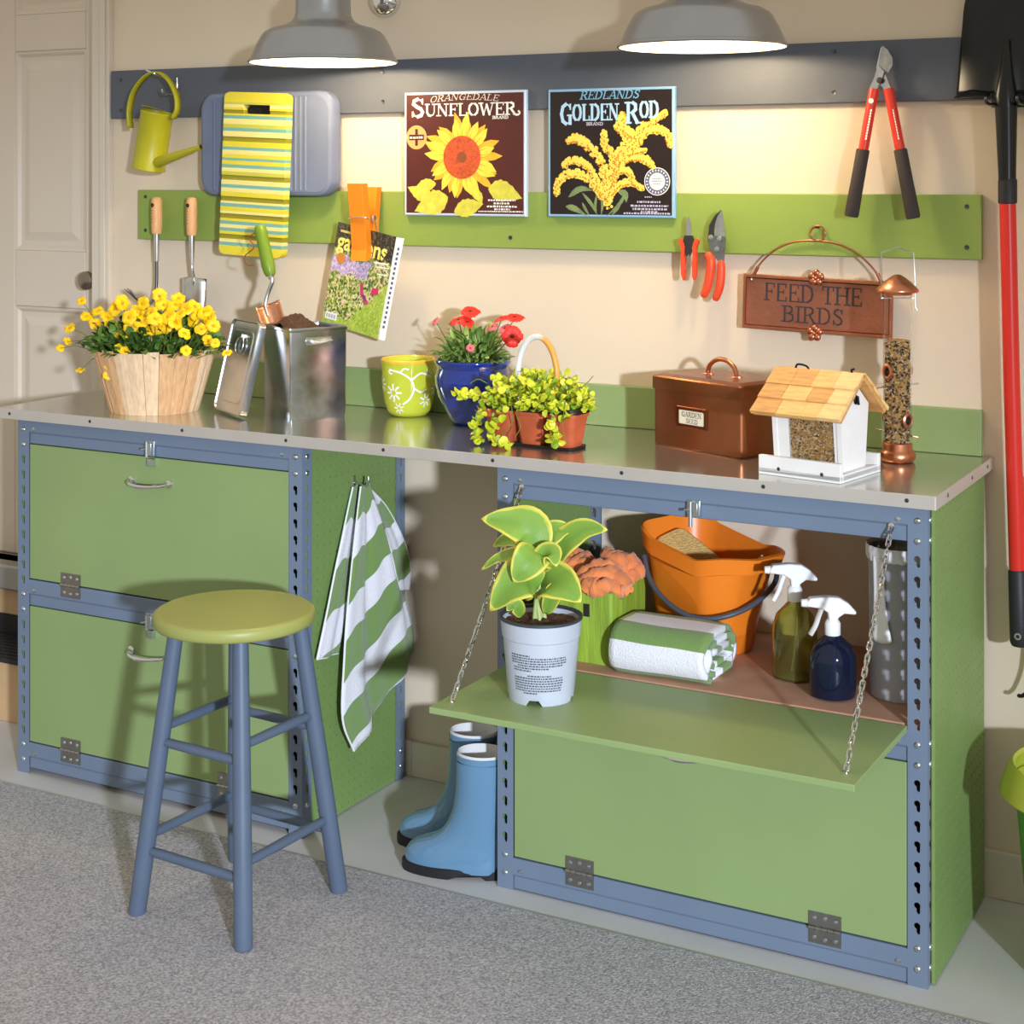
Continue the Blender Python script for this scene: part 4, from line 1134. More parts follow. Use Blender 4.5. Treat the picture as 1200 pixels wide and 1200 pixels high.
mb = MB(); mb.grid(blP, 12, 10); mb.build('blade', mat('coppery_blade', (214, 150, 116), .25, .8), tr, smooth=1, solid=.0016)

# --- patterned green pot
gc = (.945, -.094, CZ)
gp_ = thing('green_flowerpot', 'lime green glazed pot with white flower pattern, empty, beside the blue pot', 'pot', gc)
prof = [(.030, .0), (.045, .002), (.054, .014), (.0615, .040), (.0660, .080), (.0675, .128), (.0685, .138)]
mb = MB(); mb.lathe(prof + [(.066, .1405), (.0635, .137), (.0625, .12), (.056, .05), (.04, .012)], gc, 48); mb.build('pot_body', mat('lime_glaze', (196, 204, 60), .12, var=.06, vs=14, coat=.4), gp_, smooth=.8)
mb = MB(); mb.lathe([(.0687, .132), (.0690, .138), (.066, .1412), (.0633, .138)], gc, 48, False, False); mb.build('rim', mat('yellow_rim_glaze', (232, 190, 60), .2), gp_, smooth=.8)
mb = MB()
cam_a = math.atan2(-3.48 - gc[1], 3.081 - gc[0])
def prof_r(z):
    for i in range(len(prof) - 1):
        if prof[i][1] <= z <= prof[i + 1][1]:
            t = (z - prof[i][1]) / (prof[i + 1][1] - prof[i][1]); return prof[i][0] + t * (prof[i + 1][0] - prof[i][0])
    return prof[-1][0]
def onpot(u, z):
    r = prof_r(z) + .0006; a = cam_a + u / .065
    return V(gc) + V((r * math.cos(a), r * math.sin(a), z))
def pstroke(pts, w):
    pts = [(p.x, p.y) for p in bez([(a, b, 0) for a, b in pts], 4)]
    for i in range(len(pts) - 1):
        (x0, y0), (x1, y1) = pts[i], pts[i + 1]; L = math.hypot(x1 - x0, y1 - y0) or 1; nx, ny = -(y1 - y0) / L * w, (x1 - x0) / L * w
        mb.poly([onpot(x0 + nx, y0 + ny), onpot(x1 + nx, y1 + ny), onpot(x1 - nx, y1 - ny), onpot(x0 - nx, y0 - ny)][::-1])
def pflower(u, z, r, n=8, st=0):
    for i in range(n):
        a = 2 * PI * i / n + st; pstroke([(u + .3 * r * math.cos(a), z + .3 * r * math.sin(a)), (u + r * .7 * math.cos(a + .06), z + r * .7 * math.sin(a + .06)), (u + r * math.cos(a), z + r * math.sin(a))], r * .11)
pflower(-.040, .062, .022); pflower(.046, .043, .018, 7); pflower(-.028, .024, .014, 7, .3); pflower(.052, .108, .012, 6); pflower(.085, .07, .02); pflower(-.085, .08, .02)
pstroke([(-.05, .118), (-.02, .112), (.004, .096), (.012, .072), (.002, .048), (-.016, .034)], .0022); pstroke([(.006, .094), (.028, .110), (.05, .104)], .002); pstroke([(.012, .074), (.03, .064), (.046, .07)], .002); pstroke([(-.046, .121), (-.052, .112), (-.042, .108)], .0022); pstroke([(-.02, .112), (-.012, .122), (.0, .12)], .002)
mb.build('white_pattern', mat('white_glaze', (244, 244, 236), .2), gp_)

# --- blue pot with red flowers
bc = (1.150, -.135, CZ)
bp = thing('blue_flowerpot', 'cobalt blue glazed pot planted with red flowers', 'pot', bc)
mb = MB(); mb.lathe([(.040, 0), (.048, .002), (.053, .010), (.066, .034), (.082, .066), (.090, .096), (.0905, .112), (.086, .128), (.0835, .134), (.089, .142), (.0925, .149), (.0905, .154), (.084, .1545), (.079, .148), (.077, .13), (.078, .10), (.05, .02)], bc, 56); mb.build('pot_body', mat('cobalt_glaze', (22, 48, 132), .08, var=.2, vs=9, coat=.8), bp, smooth=.9)
soil_disc(bp, bc, .078, CZ + .132, .01, 4)
rn = random.Random(33); mb = MB()
GREY_GREEN = [mat('fresh_green_leaf', (132, 164, 82), .5), mat('deep_green_leaf', (100, 134, 62), .5), mat('bright_green_leaf', (164, 186, 92), .5)]  # three leaf greens, picked at random per leaf
for i in range(420):
    d = rdir(rn, .0); k = rn.uniform(.3, 1)
    p = V(bc) + V((d.x * .082 * k, d.y * .075 * k, .144 + d.z * .082 * k))
    mb.m = rn.choice((0, 0, 1, 2)); leaf_poly(mb, p, d + rdir(rn) * .5, V((0, 0, 1)) + rdir(rn) * .5, rn.uniform(.022, .04), rn.uniform(.004, .0065))
for sx, sz in ((-.115, .19), (-.10, .165), (.10, .172), (.11, .180)):
    leaf_poly(mb, V(bc) + V((sx * .55, -.02, .15)), V((sx, 0, sz - .15)), (0, -.4, 1), .055, .006)
mb.build('foliage', GREY_GREEN, bp, smooth=1.2, kind='stuff')
RED = mat('red_petal', (226, 48, 34), .5, var=.12, vs=60); PINK = mat('pink_petal', (224, 110, 116), .5); RCEN = mat('dark_flower_centre', (110, 24, 30), .7)
def daisy(seed, r, n, m):
    rn = random.Random(seed); mb = MB()
    for i in range(n):
        a = 2 * PI * i / n + rn.uniform(-.08, .08); d = V((math.cos(a), math.sin(a), 0)); s_ = V((-d.y, d.x, 0)); L = r * rn.uniform(.88, 1.05); w = r * PI / n * 1.05
        vs = []; fs = []
        for t, ww, z in ((.15, .25, .002), (.55, .8, .005), (.85, 1.0, .003), (1, .62, -.001)): vs += [d * (L * t) - s_ * (w * ww) + V((0, 0, z)), d * (L * t) + V((0, 0, z + .002)), d * (L * t) + s_ * (w * ww) + V((0, 0, z))]
        for q in range(3):
            for j in range(2): fs.append((q * 3 + j, q * 3 + j + 1, q * 3 + j + 4, q * 3 + j + 3))
        mb.add(vs, fs)
    mb.m = 1; mb.sphere((0, 0, .003), (r * .2, r * .2, r * .14), 8, 5)
    return mb.mesh('red_flower', [m, RCEN], smooth=1.2)
DR, DP = daisy(1, .026, 10, RED), daisy(2, .017, 8, PINK)
vdir = (V((3.08, -3.48, 1.52)) - V(bc)).normalized()
stm = MB()
for (px, py, y, n_, me, s_) in ((551, 366, -.15, (.3, -.5, 1.2), DR, .95), (538, 376, -.16, (-.2, -.5, 1.4), DR, .95), (547, 378, -.165, (.6, -.6, .9), DR, .7), (600, 394, -.165, tuple(vdir), DR, 1.0), (603, 373, -.14, (.2, -.3, 1.3), DR, .95), (588, 374, -.15, (-.3, -.4, 1.3), DR, .7), (592, 386, -.16, (-.2, -.6, .9), DP, 1.0), (511, 377, -.17, (-.6, -.6, .6), DP, .75), (551, 408, -.2, tuple(vdir), DP, .6), (578, 384, -.15, (-.3, -.5, 1), DP, .9)):
    p = wp(px, py, y); inst('flower', me, bp, Matrix.Translation(p - V(bc)) @ rot_to(n_) @ Matrix.Scale(s_, 4))
    b = V(bc) + V(((p.x - bc[0]) * .4, (p.y - bc[1]) * .4, .15)); stm.tube([b, b.lerp(p, .6), p], .0014, 5)
stm.build('stems', FOL[2], bp, kind='stuff')

# --- three terracotta pots with lime creeping plant and arched handle
tc = V((1.425, -.332, CZ))
tp = thing('terracotta_planter', 'terracotta planter of trailing lime green plants with an arched handle', 'planter', tc, math.radians(-3))
TERRA = mat('terracotta', (192, 92, 54), .65, var=.16, vs=16, bump=.06, bs=200)
for k, x in enumerate((-.078, .0, .078)):
    mb = MB()
    def s4(w, z, r=.012): return [(x + a, b, z) for a, b in rrect(w, w, r)]
    mb.loft([s4(.052, .004), s4(.054, .006), s4(.072, .068), s4(.077, .069), s4(.079, .084), s4(.072, .084), s4(.066, .068), s4(.05, .012)], True, True)
    mb.build('pot', TERRA, tp, world=False, smooth=.5)
mb = MB(); mb.loft([[(a, b, z) for a, b in rrect(w, h, .02)] for w, h, z in ((.222, .066, .0), (.226, .070, .001), (.228, .072, .006), (.222, .066, .006), (.218, .06, .004))], True, True); mb.build('tray', mat('black_tray', (36, 26, 22), .5), tp, world=False)
mb = MB(); mb.loft([[(a, b, z) for a, b in rrect(w, h, .02)] for w, h, z in ((.236, .080, .076), (.240, .084, .078), (.240, .084, .088), (.236, .080, .089), (.23, .074, .086))], False, True); mb.build('dark_rim', mat('black_tray', (36, 26, 22)), tp, world=False)
hp = arc((0.003, .0, .150), (1, 0, 0), (0, 0, 1), .050, -.5, PI + .5, 22)
hp = [V((.05, 0, .08))] + [V((p.x, p.y, .15 + (p.z - .15) * 1.75)) for p in hp] + [V((-.046, 0, .08))]
mb = MB(); mb.tube(hp, .0066, 10, flat=1.1)
mb.build('arched_handle', ramp_mat('white_ochre_handle', [(0, (232, 232, 228)), (.5, (226, 160, 70))], rough=.35), tp, world=False, smooth=1)
HND = MATS['white_ochre_handle']; nt = HND.node_tree
# ochre on the right limb, white on the left: colour by object x
tcn = nt.nodes.new('ShaderNodeTexCoord'); sx_ = nt.nodes.new('ShaderNodeSeparateXYZ'); nt.links.new(tcn.outputs['Object'], sx_.inputs[0])
mr = nt.nodes.new('ShaderNodeMapRange'); mr.inputs['From Min'].default_value = .008; mr.inputs['From Max'].default_value = .040; nt.links.new(sx_.outputs[0], mr.inputs['Value'])
rampn = [q for q in nt.nodes if q.type == 'VALTORGB'][0]; rampn.color_ramp.interpolation = 'LINEAR'; nt.links.new(mr.outputs[0], rampn.inputs['Fac'])
LIME = [mat('lime_leaf', (196, 206, 44), .45), mat('yellow_lime_leaf', (214, 216, 62), .45), mat('green_lime_leaf', (140, 168, 40), .45)]
def round_leaf(m, seed):
    rn = random.Random(seed); mb = MB(); n = 12; r = .0086
    vs = [V((0, 0, -.001))] + [V((r * (1 + .06 * math.sin(3 * a)) * math.cos(a) + r, r * .95 * math.sin(a), .0022 * math.cos(2 * a) + rn.uniform(-.0004, .0004))) for a in [2 * PI * i / n for i in range(n)]]
    vs[0] = V((r, 0, -.0022))
    mb.add(vs, [(0, i + 1, (i + 1) % n + 1) for i in range(n)]); return mb.mesh('round_leaf', m, smooth=1.5)
LM = [round_leaf(m, i) for i, m in enumerate(LIME)]
rn = random.Random(8); stm = MB(); cnt = 0
Mt = Matrix.Rotation(math.radians(3), 4, 'Z')
def put_leaf(p, d, k=1.0):
    """p world"""
    global cnt
    cnt += 1
    p = V((p.x, p.y, max(p.z, CZ + .012)))
    up = (V((.35, -.55, .75)) + rdir(rn) * .75).normalized(); x = (d - up * d.dot(up)).normalized(); y = up.cross(x)
    M = Matrix((x, y, up)).transposed().to_4x4()
    inst('leaf', rn.choice((LM[0], LM[0], LM[1], LM[1], LM[2])), tp, Mt @ Matrix.Translation(p - tc) @ M @ Matrix.Scale(rn.uniform(.75, 1.25) * k, 4))
for i in range(190):
    d = rdir(rn, -.15); k = rn.uniform(.65, 1)
    p = tc + V((d.x * .135 * k, d.y * .085 * k, .092 + max(-.03, d.z) * .072 * k - .10 * max(0, abs(d.x) - .75) * (d.x < 0)))
    put_leaf(p, (d + rdir(rn) * .7).normalized())
for path in ([(575, 470, -.35), (562, 490, -.37), (556, 510, -.39), (562, 520, -.40)], [(590, 480, -.39), (578, 505, -.41), (585, 520, -.42), (597, 527, -.42)], [(560, 465, -.34), (547, 462, -.33), (536, 462, -.33)], [(650, 480, -.40), (648, 505, -.41), (652, 520, -.41)], [(665, 470, -.37), (662, 500, -.39), (668, 520, -.40)], [(600, 470, -.40), (602, 495, -.415), (588, 512, -.415)], [(570, 450, -.33), (558, 445, -.33), (548, 450, -.33)], [(680, 455, -.31), (690, 447, -.30), (696, 440, -.30)], [(606, 485, -.41), (612, 500, -.415), (606, 512, -.415)]):
    q = bez([wp(*a) for a in path], 5); stm.tube(q, .0010, 5)
    for p in q[1:]:
        for s_ in (0, 1):
            if cnt < 298: put_leaf(p + rdir(rn) * .004, rdir(rn, -.8), 1.05)
for i in range(26):
    d = rdir(rn, .2); b = tc + V((rn.uniform(-.1, .1), rn.uniform(-.025, .025), .085)); stm.tube([b, b + V((d.x * .04, d.y * .04, .05))], .0011, 5)
stm.build('stems', FOL[2], tp, kind='stuff')
mb = MB()
for i in range(620):
    d = rdir(rn, -.3); k = rn.uniform(.45, .97)
    p = tc + V((d.x * .135 * k, d.y * .088 * k, .090 + max(-.035, d.z) * .066 * k - .11 * max(0, abs(d.x) - .72) * (d.x < 0)))
    p.z = max(p.z, CZ + .014); mb.m = rn.choice((0, 0, 1, 2, 2)); up = (V((.35, -.55, .75)) + rdir(rn) * .9).normalized()
    leaf_poly(mb, p, d + rdir(rn) * .8, up, rn.uniform(.012, .018), rn.uniform(.006, .0085), 3)
mb.build('inner_foliage', LIME, tp, smooth=1.2, kind='stuff')

# --- copper storage box
ra = math.radians(-22)
bxw, bxd, bxh = .262, .165, .128
FL = V((1.642, -.192, CZ)); ex = V((math.cos(ra), math.sin(ra), 0)); ey = V((-ex.y, ex.x, 0))
bc2 = FL + ex * bxw / 2 + ey * bxd / 2
cb = thing('copper_box', 'brown copper storage box with hinged lid and label plate on the worktop', 'box', bc2, ra)
mb = MB(); mb.loft([[(x, y, z) for x, y in rrect(w, d, .012)] for w, d, z in ((bxw - .004, bxd - .004, 0), (bxw, bxd, .003), (bxw, bxd, bxh))]); mb.build('box_body', BRONZE, cb, world=False, smooth=.5)
mb = MB(); mb.loft([[(x, y, z) for x, y in rrect(w, d, .013)] for w, d, z in ((bxw + .006, bxd + .006, bxh - .006), (bxw + .008, bxd + .008, bxh - .002), (bxw + .008, bxd + .008, bxh + .021), (bxw + .004, bxd + .004, bxh + .024), (bxw - .03, bxd - .03, bxh + .028))]); mb.build('lid', BRONZE, cb, world=False, smooth=.5)
mb = MB(); hz0 = bxh + .026
mb.tube(bez([(-.042, 0, hz0), (-.042, 0, hz0 + .008), (-.036, 0, hz0 + .022), (-.018, 0, hz0 + .034), (0, 0, hz0 + .037), (.018, 0, hz0 + .034), (.036, 0, hz0 + .022), (.042, 0, hz0 + .008), (.042, 0, hz0)], 3), .0052, 10)
for s_ in (-1, 1): mb.sphere((s_ * .042, 0, hz0 + .002), (.018, .008, .004), 12, 6)
mb.build('lid_handle', COPPER, cb, world=False, smooth=.9)
mb = MB(); mb.loft([[(x - .010, -bxd / 2 - d, z + .070) for x, z in rrect(w, h, .003)] for w, h, d in ((.092, .046, -.001), (.092, .046, .002), (.088, .042, .0035), (.076, .030, .0035), (.076, .030, .0015))], True, False); mb.build('label_holder', mat('dark_copper', (112, 60, 34), .35, .8), cb, world=False, fix=True)
pM = Matrix.Translation((-.010, -bxd / 2 - .0018, .070)) @ Matrix(((1, 0, 0), (0, 0, -1), (0, 1, 0))).to_4x4()
mb = MB(); mb.poly([pM @ V(p) for p in ((-.038, -.015, 0), (.038, -.015, 0), (.038, .015, 0), (-.038, .015, 0))]); lb = mb.build('label_card', mat('cream_card', (242, 232, 206), .7), cb, world=False)
mb = MB(); serif_text(mb, 'GARDEN', pM, -.030, .001, .010, .060, z=.0004); serif_text(mb, 'SEED', pM, -.017, -.012, .009, .036, z=.0004); mb.build('lettering', mat('faded_ink', (96, 92, 76), .7), lb, world=False)
mb = MB()
for x in (-.052, .032):
    mb.xf = Matrix.Translation((x - .0, -bxd / 2, .070)) @ rot_to((0, -1, 0)); mb.lathe([(.0035, 0), (.003, .0015), (.0004, .002)], n=10, c0=False)
mb.xf = Matrix(); mb.build('rivets', COPPER, cb, world=False, kind='stuff')

# --- bird house feeder
ra = math.radians(-10.5)
ex = V((math.cos(ra), math.sin(ra), 0)); ey = V((-ex.y, ex.x, 0)); W_, D_ = .180, .170
F_ = V((1.972, -.424, CZ)); hc = F_ + ex * W_ / 2 + ey * D_ / 2
bh = thing('bird_house', 'white wooden bird house feeder with shingled roof and seed window', 'bird feeder', hc, ra)
mb = MB(); mb.box(-W_ / 2, W_ / 2, -D_ / 2, D_ / 2, .004, .014); mb.build('floor_board', WHITEP, bh, world=False, bevel=.001)
for nm, b in (('tray_lip', (-W_ / 2, W_ / 2, -D_ / 2, -D_ / 2 + .012, 0, .038)), ('tray_lip', (-W_ / 2, W_ / 2, D_ / 2 - .012, D_ / 2, 0, .038)), ('tray_end', (W_ / 2 - .010, W_ / 2, -D_ / 2 + .012, D_ / 2 - .012, 0, .016)), ('tray_end', (-W_ / 2, -W_ / 2 + .010, -D_ / 2 + .012, D_ / 2 - .012, 0, .016))):
    mb = MB(); mb.box(*b); mb.build(nm, WHITEP, bh, world=False, bevel=.0012)
mb = MB()
for x in (-.045, .050):
    mb.xf = Matrix.Translation((x, -D_ / 2, .014)) @ rot_to((0, -1, 0)); mb.lathe([(.004, 0), (.003, .001), (.0004, .0012)], n=8, c0=False)
mb.xf = Matrix(); mb.build('lip_screws', DARKSTEEL, bh, world=False, kind='stuff')
EZ, RZ = .135, .190
for s_ in (-1, 1):
    x0, x1 = (s_ * .066, s_ * .076) if s_ > 0 else (-.076, -.066)
    mb = MB(); pl_ = [(-.046, .014), (.046, .014), (.060, EZ + .004), (.0, RZ - .004), (-.060, EZ + .004)]
    mb.loft([[(x0, y, z) for y, z in pl_], [(x1, y, z) for y, z in pl_]]); mb.build('gable_wall', WHITEP, bh, world=False, bevel=.001, fix=True)
    if s_ > 0:
        mb = MB(); mb.tube([(x1, .002, .158), (x1 + .006, .002, .158), (x1 + .007, .004, .142)], .0026, 7); mb.sphere((x1 + .002, .002, .152), (.003, .008, .010), 8, 6); mb.build('gable_hook', mat('black_iron', (24, 28, 30), .4, .6), bh, world=False)
for s_ in (-1, 1):
    mb = MB()
    for xa, xb in ((-.066, -.040), (.058, .066)):
        mb.loft([[(x, s_ * y, z) for x, y, z in ((xa, .044, .016), (xb, .044, .016), (xb, .038, .016), (xa, .038, .016))], [(x, s_ * y, z) for x, y, z in ((xa, .058, EZ), (xb, .058, EZ), (xb, .052, EZ), (xa, .052, EZ))]])
    mb.build('window_stile', WHITEP, bh, world=False, fix=True)
# seed behind the window
SEED = [mat('tan_seed', (206, 164, 98), .7), mat('dark_seed', (72, 58, 50), .6), mat('pale_seed', (230, 206, 160), .7), mat('grey_seed', (120, 112, 110), .6)]
def seeds(mb, n, pos, rn, r=.0042, w=(3, 2, 3, 2)):
    pick = [i for i, k in enumerate(w) for _ in range(k)]
    for i in range(n):
        p = pos(rn); d = rdir(rn, -1); M = rot_to(d); a = r * rn.uniform(.8, 1.2)
        mb.m = rn.choice(pick); mb.xf = Matrix.Translation(p) @ M
        vs = [V((0, 0, a))] + [V((a * .48 * math.cos(q), a * .36 * math.sin(q), 0)) for q in [2 * PI * k / 6 for k in range(6)]] + [V((0, 0, -a))]
        mb.add(vs, [(0, k + 1, (k + 1) % 6 + 1) for k in range(6)] + [(7, (k + 1) % 6 + 1, k + 1) for k in range(6)])
    mb.xf = Matrix(); mb.m = 0
rn = random.Random(17); mb = MB()
mb.loft([[(-.060, -.038, .018), (.058, -.038, .018), (.058, .038, .018), (-.060, .038, .018)], [(-.060, -.0495, .124), (.058, -.0495, .124), (.058, .0495, .124), (-.060, .0495, .124)]])
def spos(rn):
    t = rn.random(); return V((rn.uniform(-.040, .057), -(.0395 + .0115 * t), .020 + .104 * t))
seeds(mb, 900, spos, rn, .0042, (4, 1, 5, 2)); mb.build('seed', SEED, bh, world=False, kind='stuff')
mb = MB(); mb.loft([[(-.040, -.0445, .017), (.058, -.0445, .017), (.058, -.0435, .017), (-.040, -.0435, .017)], [(-.040, -.0575, EZ - .002), (.058, -.0575, EZ - .002), (.058, -.0565, EZ - .002), (-.040, -.0565, EZ - .002)]]); mb.build('window_pane', mat('clear_plastic', (250, 250, 250), .05, trans=1.0, ior=1.15), bh, world=False, fix=True)
# roof boards and cedar shingles
SH = [mat('cedar_shingle', (232, 186, 116), .65, var=.14, vs=24, stretch=(1, 5, 5)), mat('cedar_shingle_dark', (214, 158, 92), .65, var=.14, vs=24, stretch=(1, 5, 5)), mat('cedar_shingle_pale', (240, 202, 138), .65, var=.12, vs=24, stretch=(1, 5, 5))]
sl = V((0, -.092, -(RZ - EZ + .022))); slen = sl.length
rn = random.Random(2)
for s_ in (-1, 1):
    dn_ = V((0, s_ * .092, -(RZ - EZ + .020))).normalized(); nn = V((0, s_ * -dn_.z, abs(dn_.y))).normalized()
    nn = V((0, -dn_.z * s_ * 1.0, abs(dn_.y))); nn.normalize()
    base = V((0, 0, RZ + .002))
    mb = MB(); q = [base, base + dn_ * .118]
    mb.loft([[V((x, p.y, p.z)) + nn * h for p, h in ((q[0], 0), (q[1], 0), (q[1], .009), (q[0], .009))] for x in (-.096, .096)]); mb.build('roof_board', SH[1], bh, world=False, fix=True)
    for row in range(3):
        xs_ = [-.098]; 
        while xs_[-1] < .07: xs_.append(xs_[-1] + rn.uniform(.034, .058))
        xs_[-1] = .098
        for k in range(len(xs_) - 1):
            a = base + dn_ * (.080 - .040 * row + .044); b = base + dn_ * max(-.004, .080 - .040 * row - .008)
            ha, hb_ = .0165 + rn.uniform(0, .0015), .0105
            mb = MB(); g = .0004
            mb.loft([[V((x, a.y, a.z)) + nn * .0092 if h == 0 else V((x, a.y, a.z)) + nn * ha for h in (0, 1)] + [V((x, b.y, b.z)) + nn * (hb_ + .003), V((x, b.y, b.z)) + nn * .0092] for x in (xs_[k] + g, xs_[k + 1] - g)])
            mb.build('shingle', SH[rn.choice((0, 0, 1, 2))], bh, world=False, fix=True)
mb = MB(); mb.tube(bez([(-.055, .0, RZ + .010), (-.050, 0, RZ + .022), (-.030, 0, RZ + .020), (-.022, 0, RZ + .010)], 4), .0022, 6); mb.tube([(.07, 0, RZ + .012), (.07, 0, RZ + .020), (.076, 0, RZ + .022)], .0025, 6)
mb.build('hanging_wire', mat('black_iron', (24, 28, 30)), bh, world=False, smooth=1)

# --- tube feeder
fc = (2.178, -.158, CZ)
tf = thing('tube_feeder', 'clear tube bird feeder with copper cap and base, filled with seed', 'bird feeder', fc)
mb = MB(); mb.lathe([(.001, 0), (.030, .0), (.034, .003), (.037, .009), (.037, .016), (.034, .022), (.0305, .026), (.0305, .038), (.029, .04)], fc, 40, c0=False); mb.build('base', COPPER, tf, smooth=.8)
mb = MB(); mb.lathe([(.0292, .03), (.0292, .372), (.0275, .372), (.0275, .03)], fc, 40, False, False); mb.build('clear_tube', mat('clear_plastic', (250, 250, 250)), tf, smooth=.8)
mb = MB(); mb.lathe([(.030, .345), (.0305, .346), (.0305, .352), (.031, .354), (.042, .350), (.0435, .352), (.043, .356), (.032, .368), (.015, .381), (.007, .386), (.001, .387)], fc, 40, c0=False); mb.build('cap', COPPER, tf, smooth=.8)
rn = random.Random(29); mb = MB(); mb.lathe([(.022, .032), (.022, .252), (.001, .254)], fc, 20, c0=False)
def tpos(rn):
    a = rn.uniform(0, 2 * PI); z = rn.uniform(.034, .252); r = .0235 if z < .25 else rn.uniform(0, .024)
    return V(fc) + V((r * math.cos(a), r * math.sin(a), z))
seeds(mb, 1500, tpos, rn, .0052, (3, 4, 4, 3)); mb.build('seed', SEED, tf, kind='stuff')
for z, a in ((.187, -2.05), (.088, -.55), (.088, -.55 + PI), (.187, -2.05 + PI)):
    d = V((math.cos(a), math.sin(a), 0)); p = V(fc) + V((0, 0, z)) + d * .0285
    mb = MB(); mb.xf = Matrix.Translation(p) @ rot_to(d) @ Matrix.Scale(1.25, 4, (0, 1, 0)); mb.lathe([(.0075, .004), (.0075, .0015), (.010, -.001), (.0135, .0), (.0135, .003), (.0105, .0052), (.0075, .004)], n=20, c0=False, c1=False); po = mb.build('port_ring', COPPER, tf, smooth=.8)
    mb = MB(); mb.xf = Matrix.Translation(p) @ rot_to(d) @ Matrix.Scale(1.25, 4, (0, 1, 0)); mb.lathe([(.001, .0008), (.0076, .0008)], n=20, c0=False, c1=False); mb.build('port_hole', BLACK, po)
    q = V(fc) + V((0, 0, z - .030)) + d * .028
    mb = MB(); mb.cyl(q, q + d * .034, .0022, n=8); mb.build('perch', CHROME, tf, smooth=.8)
mb = MB(); wx = V((.88, .48, 0))
hw = [V(fc) + wx * -.033 + V((0, 0, .336)), V(fc) + wx * -.0335 + V((0, 0, .40)), V(fc) + wx * -.033 + V((0, 0, .432)), V(fc) + wx * -.012 + V((0, 0, .438)), V(fc) + V((0, 0, .444)), V(fc) + wx * .012 + V((0, 0, .438)), V(fc) + wx * .033 + V((0, 0, .432)), V(fc) + wx * .036 + V((0, 0, .38)), V(fc) + wx * .0365 + V((0, 0, .320)), V(fc) + wx * .041 + V((0, 0, .312))]
mb.tube(hw, .0013, 6); mb.tube([V(fc) + wx * -.034 + V((0, 0, .338)), V(fc) + wx * .034 + V((0, 0, .338))], .0012, 6); mb.build('wire_bail', ZINC, tf, smooth=.8)

# ================================================================== hung on the wall
def hookmesh(x, z, y0=-.02, L=.05, up=.02):
    mb = MB(); mb.tube(bez([(x, y0, z), (x, y0 - L * .6, z - .004), (x, y0 - L, z), (x, y0 - L - .004, z + up)], 4), .0026, 7); return mb
# --- watering can
wc = thing('watering_can', 'small lime green watering can hanging from the slate rail beside the door', 'watering can', (.12, -.08, 1.53))
LIMEP = mat('lime_enamel', (182, 176, 30), .38, var=.08, vs=12, bump=.03, bs=80)
tp0, bt0 = V((.131, -.082, 1.690)), V((.099, -.080, 1.533))
ax = (tp0 - bt0); Lc = ax.length; ax.normalize(); Mw = Matrix.Translation(bt0) @ rot_to(ax, (0, -1, .2))
mb = MB(); mb.xf = Mw; mb.lathe([(.001, .001), (.0435, 0), (.0455, .002), (.0455, .005), (.044, .007), (.0445, Lc * .5), (.0435, Lc - .006), (.0452, Lc - .003), (.0435, Lc), (.0415, Lc - .004), (.0415, .01), (.001, .008)], n=36, c0=False, c1=False); mb.build('can_body', LIMEP, wc, smooth=.7)
mb = MB(); mb.xf = Mw
# half cover over the front of the mouth
h_ = [(0.0435 * math.cos(a), .0435 * math.sin(a), Lc + .002 + .012 * max(0, math.sin(a))) for a in [2 * PI * i / 28 for i in range(28)]]
mb.xf = Mw; mb.poly([(x, y, z) for x, y, z in h_ if x > .006]); mb.build('mouth_cover', LIMEP, wc, solid=.0012)
mb = MB(); arcp = bez([wp(153, 150, -.082), wp(152, 128, -.082), wp(158, 106, -.082), wp(172, 89, -.080), wp(186, 85, -.078), wp(199, 95, -.080), wp(207, 112, -.082), wp(208, 128, -.082), wp(203, 139, -.082)], 5)
vs = []
for i, p in enumerate(arcp): vs.append([p + V((0, -.011, 0)), p + V((0, .011, 0))])
mb.loft(vs, closed=False); mb.build('arched_handle', LIMEP, wc, smooth=1.3, solid=.0042)
mb = MB(); s0, s1 = wp(185, 190, -.095), wp(236, 172, -.13)
mb.tube([s0 + V((-.02, .02, 0)), s0, s0.lerp(s1, .5), s0.lerp(s1, .94), s1], [.0165, .0150, .0105, .0066, .0072], 14, c1=False); mb.build('spout', LIMEP, wc, smooth=.9)
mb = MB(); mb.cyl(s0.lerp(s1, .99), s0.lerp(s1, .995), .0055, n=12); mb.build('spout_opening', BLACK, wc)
hk = thing('double_hook', 'chrome double wire hook on the slate rail holding the lime watering can', 'hook', (.128, -.022, 1.745))
mb = MB(); mb.tube(bez([(.150, -.022, 1.742), (.150, -.055, 1.738), (.148, -.075, 1.740), (.146, -.080, 1.752)], 4), .0026, 7); mb.tube(bez([(.150, -.022, 1.776), (.135, -.060, 1.785), (.120, -.085, 1.795), (.100, -.09, 1.803)], 4), .0026, 7); mb.tube([(.150, -.0222, 1.73), (.150, -.0222, 1.785)], .0026, 7); mb.build('hook_wire', CHROME, hk, smooth=1)

